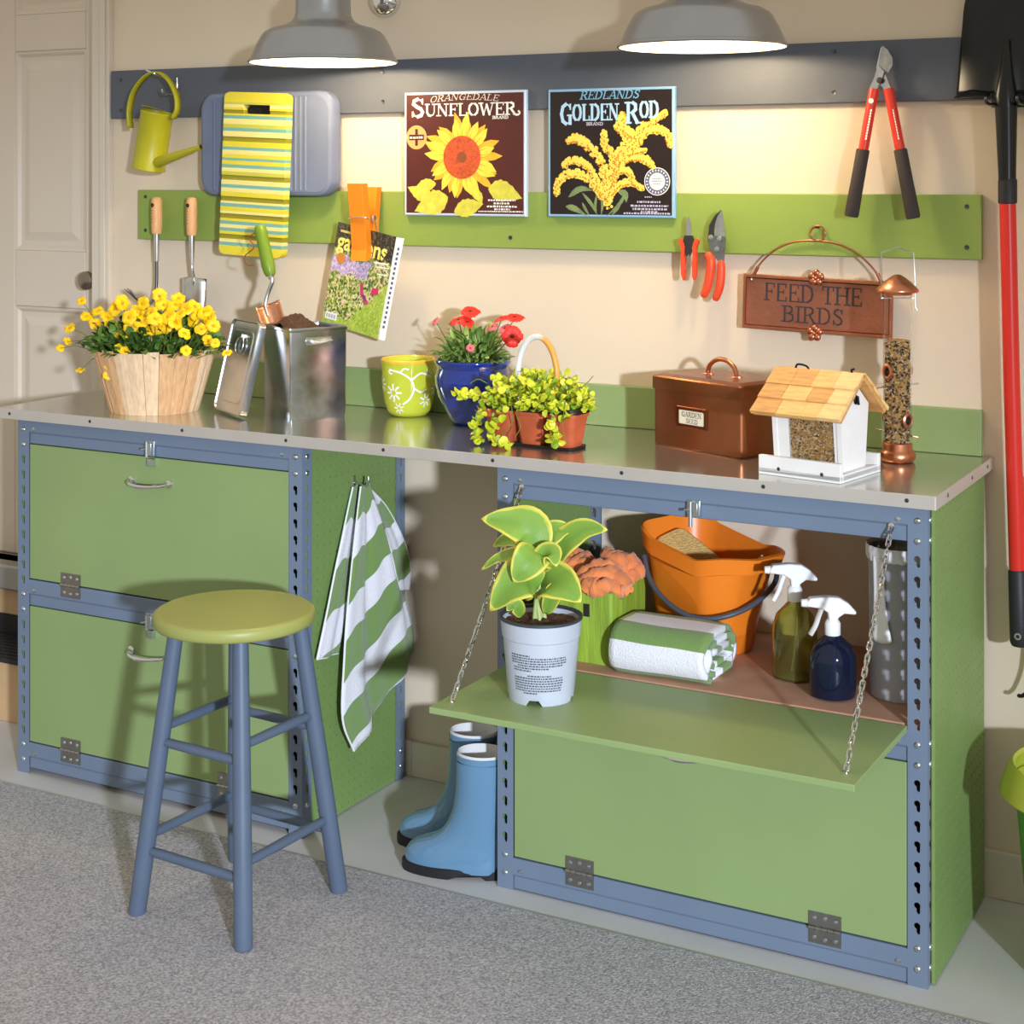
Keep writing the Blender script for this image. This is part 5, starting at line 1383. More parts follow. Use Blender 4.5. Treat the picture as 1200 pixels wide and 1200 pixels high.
# --- kneeling pads
pd = thing('kneeling_pad', 'blue grey ribbed kneeling pad behind the striped one', 'kneeling pad', (.475, -.04, 1.46), group='kneeling pads on the wall')
Mp = wallplane(.475, -.0235, 1.600)
W2, H2 = .432, .274
mb = MB(); out = rrect(W2, H2, .045, 8)
def sc_out(k, z): return [Mp @ V((x * (1 - k / W2 * 2), y * (1 - k / H2 * 2), z)) for x, y in out]
mb.loft([sc_out(0, 0), sc_out(-.0, .026), sc_out(.004, .033), sc_out(.012, .036)], True, True)
PADB = mat('blue_grey_foam', (112, 122, 146), .75, var=.06, vs=10, bump=.15, bs=320)
mb.build('foam_body', PADB, pd, smooth=.6, fix=True)
for x in (.066, .084, .100, .116, .132, -.166):
    r_ = MB(); r_.tube([Mp @ V((x, -.122 + .004 * abs(x), .0352)), Mp @ V((x, 0, .0358)), Mp @ V((x, .122 - .004 * abs(x), .0352))], .0042, 8, flat=.9); r_.build('rib', PADB, pd, smooth=1)
def rP(u, v): return Mp @ V((.155 + .045 * u + .0, -.115 + .23 * v, .0365 + .003 * math.sin(PI * u)))
pd2 = thing('kneeling_pad', 'yellow striped kneeling pad with a hand slot, hung over the blue grey one', 'kneeling pad', (.465, -.085, 1.305), group='kneeling pads on the wall')
cs = {'y': (228, 212, 56), 'p': (238, 226, 140), 'o': (150, 142, 30), 'b': (116, 178, 168), 'g': (196, 196, 70)}
seq = 'yyypgpoybygpypoypbpypgbybpypogpypbyypgopypbypypopgbypbypgoypbyp'
seq = 'yyypgpogbpypbpgyopypbpgypbpybpgypoypypbpgypoypbpypgoypbpypbgyopypbpy'
stops = [(1 - (i + 1) / len(seq), cs[c_]) for i, c_ in enumerate(seq)][::-1]
# the ramp node holds 32 colours: two ramps would be heavy, so keep the boldest bands
band = []
zz = [('y', .055), ('g', .012), ('p', .018), ('y', .012), ('o', .020), ('y', .010), ('b', .018), ('p', .030), ('g', .02), ('b', .018), ('p', .03), ('o', .026), ('y', .03), ('b', .016), ('p', .024), ('y', .02), ('b', .014), ('y', .022), ('b', .018), ('p', .02), ('g', .02), ('o', .026), ('p', .025), ('b', .018), ('p', .022), ('y', .025), ('o', .026), ('p', .012), ('b', .018), ('y', .024), ('p', .014), ('o', .026), ('y', .014), ('b', .018), ('p', .02), ('b', .018), ('y', .016), ('o', .026), ('p', .018), ('b', .018), ('y', .05)]
PADM = [mat('pad_yellow', (226, 210, 58), .7, bump=.25, bs=300), mat('pad_pale', (236, 224, 140), .7, bump=.25, bs=300), mat('pad_olive', (150, 142, 32), .7, bump=.25, bs=300), mat('pad_aqua', (118, 176, 166), .7, bump=.25, bs=300), mat('pad_lime', (196, 198, 76), .7, bump=.25, bs=300)]
mi_ = {'y': 0, 'p': 1, 'o': 2, 'b': 3, 'g': 4}
Mq = wallplane(.4635, -.068, 1.520, math.radians(-2.6))
W3, H3, R3 = .204, .428, .016
tot = sum(w for _, w in zz)
def halfw(v):
    e = min(v, H3 - v)
    return W3 / 2 if e > R3 else W3 / 2 - R3 + math.sqrt(max(0, R3 ** 2 - (R3 - e) ** 2))
mb = MB(); v = 0.0; T3 = .026
cuts = []
for c_, w in zz:
    w = w / tot * H3
    k = max(1, int(w / .004)); 
    for q in range(k): cuts.append((v + w * q / k, v + w * (q + 1) / k, mi_[c_]))
    v += w
S0, S1, SH0 = .036, .060, .046            # slot rows from the top, half width
S0, S1, SH0 = .034, .058, .043
for a, b_, m_ in cuts:
    mb.m = m_
    wa, wb = halfw(a), halfw(b_); ya, yb = H3 / 2 - a, H3 / 2 - b_
    mid = (a + b_) / 2
    if S0 < mid < S1: spans = [(-1, None), (None, 1)]
    else: spans = [(-1, 1)]
    groove = -.0022 if m_ == 2 else 0
    for l, r in spans:
        xl0, xl1 = (-wa, -wb) if l else (.005 + SH0, .005 + SH0); xr0, xr1 = (wa, wb) if r else (.005 - SH0, .005 - SH0)
        f = T3 + groove
        mb.add([Mq @ V(p) for p in ((xl0, ya, f), (xr0, ya, f), (xr1, yb, f), (xl1, yb, f), (xl0, ya, 0), (xr0, ya, 0), (xr1, yb, 0), (xl1, yb, 0))], [(3, 2, 1, 0), (4, 5, 6, 7), (0, 1, 5, 4), (2, 3, 7, 6), (3, 0, 4, 7), (1, 2, 6, 5)])
mb.build('foam_body', PADM, pd2)
hk = thing('slot_shade_hook', 'dark hook tip on a plate added as shade in the striped kneeling pad slot', 'hook', (.468, -.06, 1.69))
mb = MB(); mb.xf = Mq; mb.prism([(x + .005, y + H3 / 2 - .046) for x, y in rrect(.080, .0215, .009, 4)], Matrix.Translation((0, 0, .002)), .008); mb.build('hook_or_shade_plate', mat('hook_and_shade_black', (26, 26, 28), .6, .3), hk)  # black plate added as the shade inside the foam slot; only the tip hooks
mb = MB(); mb.tube([Mq @ V((.012, H3 / 2 - .049, .008)), Mq @ V((.014, H3 / 2 - .049, .022)), Mq @ V((.015, H3 / 2 - .042, .024))], .0032, 8); mb.build('hook_tip', MATS['hook_and_shade_black'], hk)

# --- cultivator and trowel with ash handles
def ash_handle(t, x, z0, z1, y=-.048):
    mb = MB(); h = z1 - z0
    mb.tube([(x, y, z0 + h * k) for k in (0, .04, .2, .5, .75, .92, .98, 1)], [.0125, .0140, .0150, .0158, .0152, .0148, .0125, .006], 16); mb.build('handle', WOODH, t, smooth=1)
    mb = MB(); mb.xf = Matrix.Translation((x - .002, y - .0148, z1 - .022)) @ rot_to((0, -1, 0)); mb.lathe([(.001, .0006), (.0055, .0006)], n=14, c0=False, c1=False); mb.xf = Matrix(); mb.build('hang_hole', BLACK, t)
    mb = MB(); M = wallplane(x - .003, y - .0163, z0 + h * .3)
    for i in range(6):
        a = M @ V((-.003, i * .008, 0)); mb.poly([M @ V(p) for p in ((-.002, i * .008, 0), (.0016, i * .008 + .001, 0), (.0016, i * .008 + .004, 0), (-.002, i * .008 + .0035, 0))])
    mb.build('burnt_print', mat('burnt_brown', (156, 96, 58), .7), t)
    mb = MB(); mb.tube([(x, y, z0 + .001), (x, y, z0 - .03), (x, y, z0 - .075)], [.0088, .0080, .0062], 14); mb.build('ferrule', BLADE, t, smooth=1)
fk = thing('hand_fork', 'hand cultivator with ash handle and bent tines, left of the two hand tools', 'cultivator', (.1, -.05, 1.19))
ash_handle(fk, .100, 1.357, 1.458)
mb = MB(); mb.tube(bez([(.100, -.048, 1.29), (.101, -.049, 1.23), (.100, -.052, 1.196)], 4), .0042, 8); mb.build('shank', DARKSTEEL, fk, smooth=1)
TINE = mat('grey_tine_steel', (120, 116, 112), .4, 1.0)
for ex_, ez_, k in ((.022, 1.206, 0), (.036, 1.209, 1), (.050, 1.209, 2), (.178, 1.180, 3)):
    mb = MB(); mb.tube(bez([(.100, -.052, 1.197), (.092 if k < 3 else .115, -.060, 1.170), (.075 if k < 3 else .14, -.078, 1.168 if k < 3 else 1.172), (ex_, -.09 - .006 * k, ez_ if k < 3 else 1.182)], 5), [.0036] * 12 + [.003, .0026, .002, .0008], 7); mb.build('tine', TINE, fk, smooth=1)
tw2 = thing('transplanting_trowel', 'hand trowel with ash handle and broad steel scoop, right of the two hand tools', 'trowel', (.223, -.05, 1.15))
ash_handle(tw2, .223, 1.355, 1.458)
mb = MB(); mb.tube(bez([(.223, -.048, 1.285), (.224, -.048, 1.262), (.236, -.056, 1.244), (.240, -.060, 1.238), (.238, -.060, 1.222)], 4), .0048, 8); mb.build('neck', BLADE, tw2, smooth=1)
def scP(u, v):
    x = (u - .5) * 2; w = .040 * (1 - .55 * v ** 3); z = 1.244 - .15 * v - .006 * abs(x) * (1 - v)
    return V((.226 + .004 * v + x * w * 1.05, -.040 - .020 * (1 - x * x) - .006 * v, z))
mb = MB(); mb.grid(scP, 16, 14); mb.build('scoop', BLADE, tw2, smooth=1, solid=.0018)

# --- giant clothes peg and the magazine it holds
cp = thing('clothes_peg', 'giant orange wooden clothes peg on the green rail, holding the magazine', 'peg', (0.7970, -.06, 1.30))
ORG2 = mat('orange_lacquer', (240, 138, 28))
mb = MB(); mb.loft([[(x, y, z) for x, y in ((0.7740, -.100), (0.8190, -.100), (0.8190, -.076), (0.7740, -.076))] if i == 0 else [(x, y + dy, z) for x, y in ((0.7740, -.100), (0.8190, -.100), (0.8190, -.074), (0.7740, -.074))] for i, (z, dy) in enumerate(((1.303, .010), (1.33, .006), (1.40, .0), (1.497, -.014)))]); mb.build('front_prong', ORG2, cp, bevel=.0016, fix=True)
mb = MB(); mb.loft([[(x, y + dy, z) for x, y in ((0.7760, -.058), (0.8190, -.058), (0.8190, -.034), (0.7760, -.034))] for z, dy in ((1.318, -.006), (1.345, -.004), (1.40, 0), (1.488, .012))]); mb.build('back_prong', ORG2, cp, bevel=.0016, fix=True)
mb = MB(); mb.tube(bez([(0.7700, -.102, 1.410), (0.7980, -.1045, 1.412), (0.8230, -.103, 1.412), (0.8240, -.085, 1.408)], 4), .0016, 6)
for r_ in range(3): mb.tube([(0.8215 + .002 * r_, -.066 + .0085 * math.cos(a), 1.408 + .0085 * math.sin(a)) for a in [2 * PI * i / 16 for i in range(16)]], .0016, 6, closed=True)
mb.tube([(0.8240, -.06, 1.400), (0.8240, -.040, 1.352)], .0016, 6); mb.build('spring', ZINC, cp, smooth=1)
mg = thing('garden_magazine', 'garden magazine with flower border cover hanging from the orange peg', 'magazine', (.785, -.065, 1.10))
Mm = wallplane(.787, -.060, 1.252, math.radians(-11.5))
mw, mh, mt = .192, .262, .011
mb = MB(); mb.box(-mw / 2, mw / 2 - .002, -mh / 2 + .002, mh / 2 - .002, 0, mt - .001); mb.xf = Mm
mb.v = [Mm @ p for p in mb.v]; mb.build('pages', mat('page_edges', (238, 236, 230), .8, var=.12, vs=90, stretch=(1, 1, 1)), mg)
def curl(x, y): return .010 * max(0, (x / mw + .5) - .55) ** 2 * 4 * max(0, .5 - y / mh)
# the cover photograph: printed picture of a garden
cm = mat('garden_cover_print', (255, 255, 255), .25, coat=.2)
nt = cm.node_tree; bs_ = nt.nodes['Principled BSDF']
def N(t_, **k):
    n_ = nt.nodes.new(t_)
    for a, v_ in k.items(): setattr(n_, a, v_)
    return n_
uv = N('ShaderNodeUVMap'); vor = N('ShaderNodeTexVoronoi'); vor.inputs['Scale'].default_value = 46; nt.links.new(uv.outputs[0], vor.inputs['Vector'])
sepc = N('ShaderNodeSeparateColor'); nt.links.new(vor.outputs['Color'], sepc.inputs[0])
def ramp(cols, const=True):
    r_ = N('ShaderNodeValToRGB'); r_.color_ramp.interpolation = 'CONSTANT' if const else 'LINEAR'; el = r_.color_ramp.elements
    el[0].position = 0; el[0].color = lin(cols[0]); el[1].position = 1 / len(cols); el[1].color = lin(cols[1])
    for i, c_ in enumerate(cols[2:]): e = el.new((i + 2) / len(cols)); e.color = lin(c_)
    nt.links.new(sepc.outputs[0], r_.inputs['Fac']); return r_
bord = ramp([(96, 120, 52), (176, 186, 84), (128, 148, 62), (214, 206, 120), (70, 92, 44), (226, 190, 160), (150, 160, 80), (222, 214, 170)])
purp = ramp([(188, 166, 206), (206, 188, 216), (164, 146, 190), (222, 206, 214), (196, 150, 180), (214, 196, 226)])
darkc = ramp([(58, 48, 34), (76, 66, 48), (48, 40, 30), (92, 88, 66)])
lawn = ramp([(168, 190, 74), (156, 182, 66), (186, 200, 92), (146, 172, 62)])
sxy = N('ShaderNodeSeparateXYZ'); nt.links.new(uv.outputs[0], sxy.inputs[0])
nz = N('ShaderNodeTexNoise'); nz.inputs['Scale'].default_value = 7; nt.links.new(uv.outputs[0], nz.inputs['Vector'])
def math_(op, a, b_, c_=None):
    m_ = N('ShaderNodeMath', operation=op)
    for i, q in enumerate((a, b_, c_)):
        if q is None: continue
        if isinstance(q, (int, float)): m_.inputs[i].default_value = q
        else: nt.links.new(q, m_.inputs[i])
    return m_.outputs[0]
vv = math_('MULTIPLY_ADD', nz.outputs['Fac'], .16, sxy.outputs[1]); uu = sxy.outputs[0]
def mix(f, a, b_):
    m_ = N('ShaderNodeMix', data_type='RGBA'); nt.links.new(f, m_.inputs[0]); nt.links.new(a, m_.inputs[6]); nt.links.new(b_, m_.inputs[7]); return m_.outputs[2]
top_ = math_('GREATER_THAN', vv, .82)
pb = math_('MULTIPLY', math_('COMPARE', vv, .68, .085), math_('LESS_THAN', math_('MULTIPLY_ADD', nz.outputs['Fac'], .3, uu), .78))
lw = math_('LESS_THAN', math_('MULTIPLY_ADD', uu, -.42, vv), math_('ADD', math_('MULTIPLY', -.1, 1.0), .06))
lw = math_('LESS_THAN', math_('SUBTRACT', vv, math_('MULTIPLY', math_('MAXIMUM', math_('SUBTRACT', uu, .40), 0.0), .75)), .15)
colr = mix(top_, mix(lw, mix(pb, bord.outputs[0], purp.outputs[0]), lawn.outputs[0]), darkc.outputs[0])
nt.links.new(colr, bs_.inputs['Base Color'])
mb = MB(); mb.grid(lambda u, v: Mm @ V((-mw / 2 + u * (mw - .012), -mh / 2 + v * mh, mt + curl(-mw / 2 + u * mw, -mh / 2 + v * mh))), 14, 14); cv = mb.build('front_cover', cm, mg, smooth=1.2)
PM = Mm @ Matrix.Translation((0, 0, mt + .0008))
ft_ = font_text('gardens', .062, PM @ Matrix.Translation((-.088, mh / 2 - .066, 0)) @ Matrix.Scale(.79, 4, (1, 0, 0)), .0014); ft_.build('masthead', mat('pale_yellow_ink', (236, 226, 112), .4), cv)
def cover_patch(name, pts, col, z=.0004):
    mb = MB(); mb.poly([PM @ V((x, y, z + curl(x, y))) for x, y in pts]); mb.build(name, mat('ink_%d_%d_%d' % col, col, .4), cv)
def ell_pts(x, y, rx, ry, n=16): return [(x + rx * math.cos(2 * PI * i / n), y + ry * math.sin(2 * PI * i / n)) for i in range(n)]
cover_patch('round_badge', ell_pts(-.070, .042, .014, .014), (206, 132, 52))
cover_patch('barcode_panel', [(-.088, -.118), (-.052, -.118), (-.052, -.100), (-.088, -.100)], (240, 240, 240))
mb = MB()
for i in range(11): mb.poly([PM @ V(p) for p in ((-.084 + i * .0027, -.114, .001), (-.084 + i * .0027 + .0005 + .0009 * (i % 3 == 0), -.114, .001), (-.084 + i * .0027 + .0005 + .0009 * (i % 3 == 0), -.104, .001), (-.084 + i * .0027, -.104, .001))])
mb.build('barcode', BLACK, cv)
cover_patch('red_chair_print', [(.035, -.028), (.060, -.024), (.058, -.008), (.040, -.010)], (196, 52, 92))
cover_patch('path_print', [(.0, -.006), (.008, -.004), (.016, -.032), (.036, -.052), (.028, -.058), (.006, -.036)], (196, 70, 104))
cover_patch('path_shadow_print', [(.010, -.034), (.022, -.034), (.030, -.050), (.022, -.052)], (70, 66, 96))
cover_patch('caption_print', [(.03, .052), (.075, .056), (.075, .060), (.03, .056)], (238, 238, 226)); cover_patch('caption_print', [(.04, .043), (.078, .047), (.078, .050), (.04, .046)], (238, 238, 226)); cover_patch('caption_print', [(.046, .026), (.078, .029), (.078, .032), (.046, .029)], (238, 238, 226))
cover_patch('headline_print', [(-.084, .108), (-.045, .108), (-.045, .114), (-.084, .114)], (214, 190, 120))
def curlP(u, v): 
    x = mw / 2 - .013 + u * .018; y = -mh / 2 + v * mh
    return Mm @ V((x, y, mt + curl(x, y) + .0006 - .008 * u * u))
mb = MB(); mb.grid(curlP, 4, 14); mb.build('page_edge_curl', mat('page_edges', (238, 236, 230)), mg, smooth=1.2)
mb = MB(); rn = random.Random(4)
for i in range(17):
    y = -mh / 2 + .03 + i * .0125
    mb.poly([curlP(.45, (y + mh / 2) / mh) + V((0, -.0006, 0)), curlP(.72, (y + mh / 2) / mh) + V((0, -.0006, 0)), curlP(.72, (y + .007 + mh / 2) / mh) + V((0, -.0006, 0)), curlP(.45, (y + .007 + mh / 2) / mh) + V((0, -.0006, 0))])
mb.build('page_marks', mat('grey_print', (74, 78, 88)), mg)

# --- vintage crate-label pictures
def picture(name, label, x0, x1, z0, z1, ground, edge):
    t = thing(name, label, 'picture', ((x0 + x1) / 2, -.03, z0), group='crate label pictures on the rails')
    w, h = x1 - x0, z1 - z0
    M = wallplane(x0, -.0215, z0)
    mb = MB(); mb.xf = M
    o = lambda d, z: [(d, d, z), (w - d, d, z), (w - d, h - d, z), (d, h - d, z)]
    mb.loft([o(0, 0), o(0, .010), o(.0025, .012), o(.006, .012)], True, False); mb.build('metal_edge', edge, t)
    mb = MB(); mb.xf = M; mb.poly(o(.006, .012)); mb.build('printed_ground', ground, t)
    return t, M, w, h
s_, M, w, h = picture('sunflower_picture', 'tin picture of a sunflower on brown, hung left of the goldenrod one', .8935, 1.240, 1.4175, 1.725, mat('chestnut_print', (82, 36, 32), .3, var=.12, vs=6), mat('pale_blue_edge', (196, 214, 232), .3))
def UV_(u, v): return (u * w, h - v * h)
rn = random.Random(6)
Z1 = .0124
cx_, cy_ = UV_(.485, .530)
mb, mb2 = MB(), MB(); mb.xf = M; mb2.xf = M
def petal(mb, cx, cy, a, r0, r1, wd, z, bend=0.0):
    pts = []
    for s in (1, -1):
        rr = [(r0, .5), (r0 + (r1 - r0) * .35, 1.0), (r0 + (r1 - r0) * .7, .8), (r1, .04)]
        for r, k in (rr if s > 0 else rr[::-1]):
            aa = a + bend * (r - r0) / (r1 - r0); pts.append((cx + r * math.cos(aa) - s * wd * k * math.sin(aa), cy + r * math.sin(aa) + s * wd * k * math.cos(aa), z))
    mb.poly(pts[::-1])
for i in range(30):
    a = 2 * PI * i / 30 + rn.uniform(-.05, .05)
    petal(mb if i % 2 else mb2, cx_, cy_, a, .042, rn.uniform(.094, .118), .0118, Z1 + (.0003 if i % 2 else 0) + i * 5e-6, rn.uniform(-.2, .2))
mb2.build('back_petals_print', mat('gold_ink', (236, 178, 48), .4, var=.12, vs=70), s_); mb.build('petals_print', mat('yellow_ink', (250, 214, 76), .4, var=.08, vs=70), s_)
mb = MB(); mb.xf = M
for i in range(30):
    a = 2 * PI * i / 30 + .1; mb.poly([(cx_ + r * math.cos(a + d), cy_ + r * math.sin(a + d), Z1 + .0005) for r, d in ((.050, -.02), (.078, 0), (.050, .02))])
mb.build('petal_veins_print', mat('ochre_ink', (206, 130, 40), .4), s_)
mb = MB(); mb.xf = M; disc(mb, Matrix(), cx_, cy_, .0535, 30, Z1 + .0007); mb.build('flower_disc_print', mat('rust_ink', (196, 82, 42), .4, var=.3, vs=120), s_)
mb = MB(); mb.xf = M
for i in range(120):
    r = .05 * math.sqrt((i + .5) / 120); a = i * 2.39996; disc(mb, Matrix(), cx_ + r * math.cos(a), cy_ + r * math.sin(a), .0014, 6, Z1 + .0009)
disc(mb, Matrix(), cx_, cy_, .014, 14, Z1 + .00095); mb.build('seed_dots_print', mat('brown_ink', (138, 74, 44), .4), s_)
mb = MB(); mb.xf = M
LAY = [0]
def leafpr(mb, pts, wd, z):
    pts = bez([(a, b, 0) for a, b in pts], 10); n = len(pts); L_, R_ = [], []
    for i, p in enumerate(pts):
        t = (pts[min(i + 1, n - 1)] - pts[max(i - 1, 0)]).normalized(); k = wd * math.sin(PI * min(.99, (i / (n - 1)) ** .8)) * (1 + .07 * math.sin(i * 1.9)); nrm = V((-t.y, t.x, 0)); L_.append(p + nrm * k); R_.append(p - nrm * k)
    LAY[0] += 1
    for i in range(n - 1): mb.poly([(q.x, q.y, z + LAY[0] % 16 * 1e-5) for q in (R_[i], R_[i + 1], L_[i + 1], L_[i])])
for pts, wd in (([(.27, .74), (.17, .76), (.08, .82)], .016), ([(.24, .84), (.14, .82), (.03, .77)], .020), ([(.37, .85), (.24, .90), (.09, .965)], .030), ([(.42, .97), (.54, .93), (.66, .90)], .022), ([(.70, .78), (.82, .80), (.97, .855)], .026), ([(.56, .80), (.62, .84), (.65, .90)], .012)):
    leafpr(mb, [UV_(*q) for q in pts], wd, Z1 + .0002)
mb.build('leaves_print', mat('yellow_green_ink', (206, 200, 74), .4, var=.12, vs=60), s_, kind='stuff')
mb = MB(); mb.xf = M
def txt(mb, s, u0, u1, v1, hh, thick=.17, thin=.08, slant=0, z=Z1 + .0011, fn=None):
    x, y = UV_(u0, v1); serif_text(mb, s, Matrix(), x, y, hh, (u1 - u0) * w, thick, thin, slant, z, fn=fn)
txt(mb, 'S', .055, .18, .198, .044, .20, .09); txt(mb, 'UNFLOWER', .178, .93, .192, .0285, .20, .09)
q = bez([UV_(.90, .185) + (0,), UV_(.935, .198) + (0,), UV_(.955, .18) + (0,), UV_(.94, .165) + (0,)], 4)
for a, b_ in zip(q[:-1], q[1:]):
    d = (b_ - a).normalized(); n_ = V((-d.y, d.x, 0)) * .0024; mb.poly([(p.x, p.y, Z1 + .0011) for p in (a - n_, b_ - n_, b_ + n_, a + n_)])
txt(mb, 'BRAND', .735, .865, .225, .0065, .26, .16)
mb.build('sunflower_lettering', mat('white_ink', (244, 242, 234), .4), s_)
mb = MB(); mb.xf = M
def bow(x, y): u = (x / w - .5); return (x, y - .018 * u * u * 4 + .004)
txt(mb, 'ORANGEDALE', .215, .785, .080, .0145, .16, .08, .2, fn=bow); mb.build('maker_lettering', mat('pale_peach_ink', (232, 214, 202), .4), s_)
mb = MB(); mb.xf = M; x, y = UV_(.105, .365); disc(mb, Matrix(), x, y, .030, 24, Z1 + .0003); mb.build('seal_print', mat('peach_ink', (222, 160, 96), .4), s_)
mb = MB(); mb.xf = M
mb.poly([(x - .004, y - .021, Z1 + .0006), (x + .004, y - .021, Z1 + .0006), (x + .004, y + .021, Z1 + .0006), (x - .004, y + .021, Z1 + .0006)]); mb.poly([(x - .022, y - .007, Z1 + .0007), (x + .022, y - .007, Z1 + .0007), (x + .022, y + .007, Z1 + .0007), (x - .022, y + .007, Z1 + .0007)]); mb.build('seal_cross_print', mat('chestnut_ink', (72, 30, 28), .4), s_)
mb = MB(); mb.xf = M; scribble(mb, Matrix(), x - .020, x + .020, y - .003, .006, Z1 + .0009, rn)
for u0, u1, v in ((.70, .92, .878), (.745, .87, .903), (.69, .93, .928), (.75, .88, .95)): scribble(mb, Matrix(), u0 * w, u1 * w, h - v * h, .0050, Z1 + .0009, rn)
scribble(mb, Matrix(), .62 * w, .98 * w, .006 + .0045, .0035, Z1 + .0009, rn); mb.build('small_print', mat('white_ink', (244, 242, 234)), s_, kind='stuff')

g_, M, w, h = picture('goldenrod_picture', 'tin picture of goldenrod on black, hung right of the sunflower one', 1.300, 1.627, 1.419, 1.723, mat('black_brown_print', (36, 26, 26), .3, var=.15, vs=6), mat('sky_blue_edge', (140, 184, 220), .3))
def PX(px, py): return ((px - 135) / 895 * w, h - (py - 130) / 915 * h)
rn = random.Random(12); A1, A2, A3 = MB(), MB(), MB()
for q in (A1, A2, A3): q.xf = M
def plume(pts, wd):
    pts = bez([PX(*p) + (0,) for p in pts], 9); n = len(pts)
    for i, p in enumerate(pts):
        k = wd * (.55 + .45 * math.sin(PI * (i + 1) / (n + 2)) ** .6) / 895 * w
        for r_ in range(5):
            a = rn.uniform(0, 2 * PI); rr = k * math.sqrt(rn.random())
            disc((A2 if r_ == 0 else A1), Matrix(), p.x + rr * math.cos(a), p.y + rr * math.sin(a), rn.uniform(8, 15) / 895 * w, 7, Z1 + (.0001 if r_ == 0 else .0003) + rn.random() * .00025)
        disc(A3, Matrix(), p.x + rn.uniform(-k, k), p.y - k * .8, 6 / 895 * w, 6, Z1 + .0007 + rn.random() * .0001)
for pts, wd in (([(290, 500), (350, 485), (430, 540), (510, 630), (560, 760), (570, 900)], 32), ([(250, 680), (320, 640), (420, 680), (490, 790), (530, 900)], 24), ([(200, 880), (215, 790), (300, 735), (400, 750), (480, 830), (520, 900)], 26), ([(680, 330), (660, 400), (720, 480), (680, 560), (620, 640)], 40), ([(640, 400), (700, 440), (740, 470)], 34), ([(975, 310), (900, 360), (810, 410), (750, 500), (640, 640), (580, 760)], 22), ([(1005, 545), (980, 460), (900, 425), (820, 455), (760, 540), (650, 650)], 26), ([(880, 680), (820, 630), (720, 625), (640, 680), (590, 780)], 26), ([(740, 800), (720, 725), (640, 715), (600, 800)], 24), ([(815, 840), (740, 800), (660, 810), (600, 880)], 18), ([(540, 450), (550, 540), (600, 600), (600, 700)], 24), ([(540, 700), (560, 800), (570, 950)], 42), ([(830, 570), (780, 580), (720, 600)], 14)):
    plume(pts, wd)
A2.build('shaded_bloom_print', mat('gold_ink', (236, 178, 48)), g_); A1.build('bloom_print', mat('lemon_ink', (250, 216, 92), .4, var=.08, vs=80), g_); A3.build('bloom_shadow_print', mat('ochre_ink', (206, 130, 40)), g_)
mb = MB(); mb.xf = M
for pts, wd in (([(285, 905), (370, 845), (465, 855)], 20), ([(385, 870), (450, 950), (495, 1030)], 12), ([(265, 970), (330, 985), (420, 1035)], 20), ([(385, 940), (410, 990), (440, 1036)], 10), ([(700, 860), (650, 950), (560, 1036)], 12), ([(660, 950), (630, 990), (590, 1036)], 10), ([(640, 860), (690, 880), (700, 940)], 22), ([(520, 900), (530, 960), (520, 1036)], 10), ([(490, 880), (480, 960), (490, 1036)], 9)): leafpr(mb, [PX(*p) for p in pts], wd / 895 * w, Z1 + .0001)
mb.build('leaves_print', mat('grey_green_ink', (120, 140, 92), .4, var=.15, vs=60), g_, kind='stuff')
mb = MB(); mb.xf = M
def UV_(u, v): return (u * w, h - v * h)
txt(mb, 'G', .100, .205, .272, .047, .18, .08); txt(mb, 'OLDEN', .200, .575, .245, .0365, .18, .08); txt(mb, 'R', .625, .735, .272, .047, .18, .08); txt(mb, 'OD', .732, .885, .232, .0365, .18, .08)
mb.build('goldenrod_lettering', mat('light_blue_ink', (176, 214, 242), .4), g_)
mb = MB(); mb.xf = M; txt(mb, 'REDLANDS', .26, .73, .082, .0185, .17, .09, .22); mb.build('maker_lettering', mat('mid_blue_ink', (120, 176, 214), .4), g_)
mb = MB(); mb.xf = M; txt(mb, 'BRAND', .315, .45, .286, .0065, .26, .16); scribble(mb, Matrix(), .775 * w, .83 * w, h * .155, .0035, Z1 + .0009, rn)
for u0, u1, v in ((.715, .895, .885), (.665, .955, .915), (.68, .945, .94), (.745, .875, .962)): scribble(mb, Matrix(), u0 * w, u1 * w, h - v * h, .0052, Z1 + .0009, rn)
scribble(mb, Matrix(), .61 * w, .97 * w, .0085, .0045, Z1 + .0009, rn); mb.build('small_print', mat('lilac_ink', (196, 190, 214), .4), g_, kind='stuff')
x, y = PX(913, 790)
for nm, r, m_, z in (('seal_rim_print', .0325, mat('white_ink', (244, 242, 234)), .0001), ('seal_band_print', .0305, mat('dusk_blue_ink', (84, 92, 122), .4), .0003), ('seal_core_print', .0205, mat('pale_grey_ink', (214, 218, 228), .4), .0005)):
    mb = MB(); mb.xf = M; disc(mb, Matrix(), x, y, r, 28, Z1 + z); mb.build(nm, m_, g_)
mb = MB(); mb.xf = M
for i in range(22):
    a = 2 * PI * i / 22; c_, s2 = math.cos(a), math.sin(a); mb.poly([(x + r * c_ - t_ * s2, y + r * s2 + t_ * c_, Z1 + .0007) for r, t_ in ((.0235, -.002), (.0280, -.002), (.0280, .0015), (.0235, .0015))])
mb.build('seal_lettering_print', mat('pale_grey_ink', (214, 218, 228)), g_)
mb = MB(); mb.xf = M
for i, (q0, q1) in enumerate(((-.010, .010), (-.013, .013), (-.009, .009))): scribble(mb, Matrix(), x + q0, x + q1, y + .005 - i * .006, .0032, Z1 + .0008, rn)
mb.build('seal_small_print', mat('mid_grey_ink', (150, 156, 172), .4), g_)

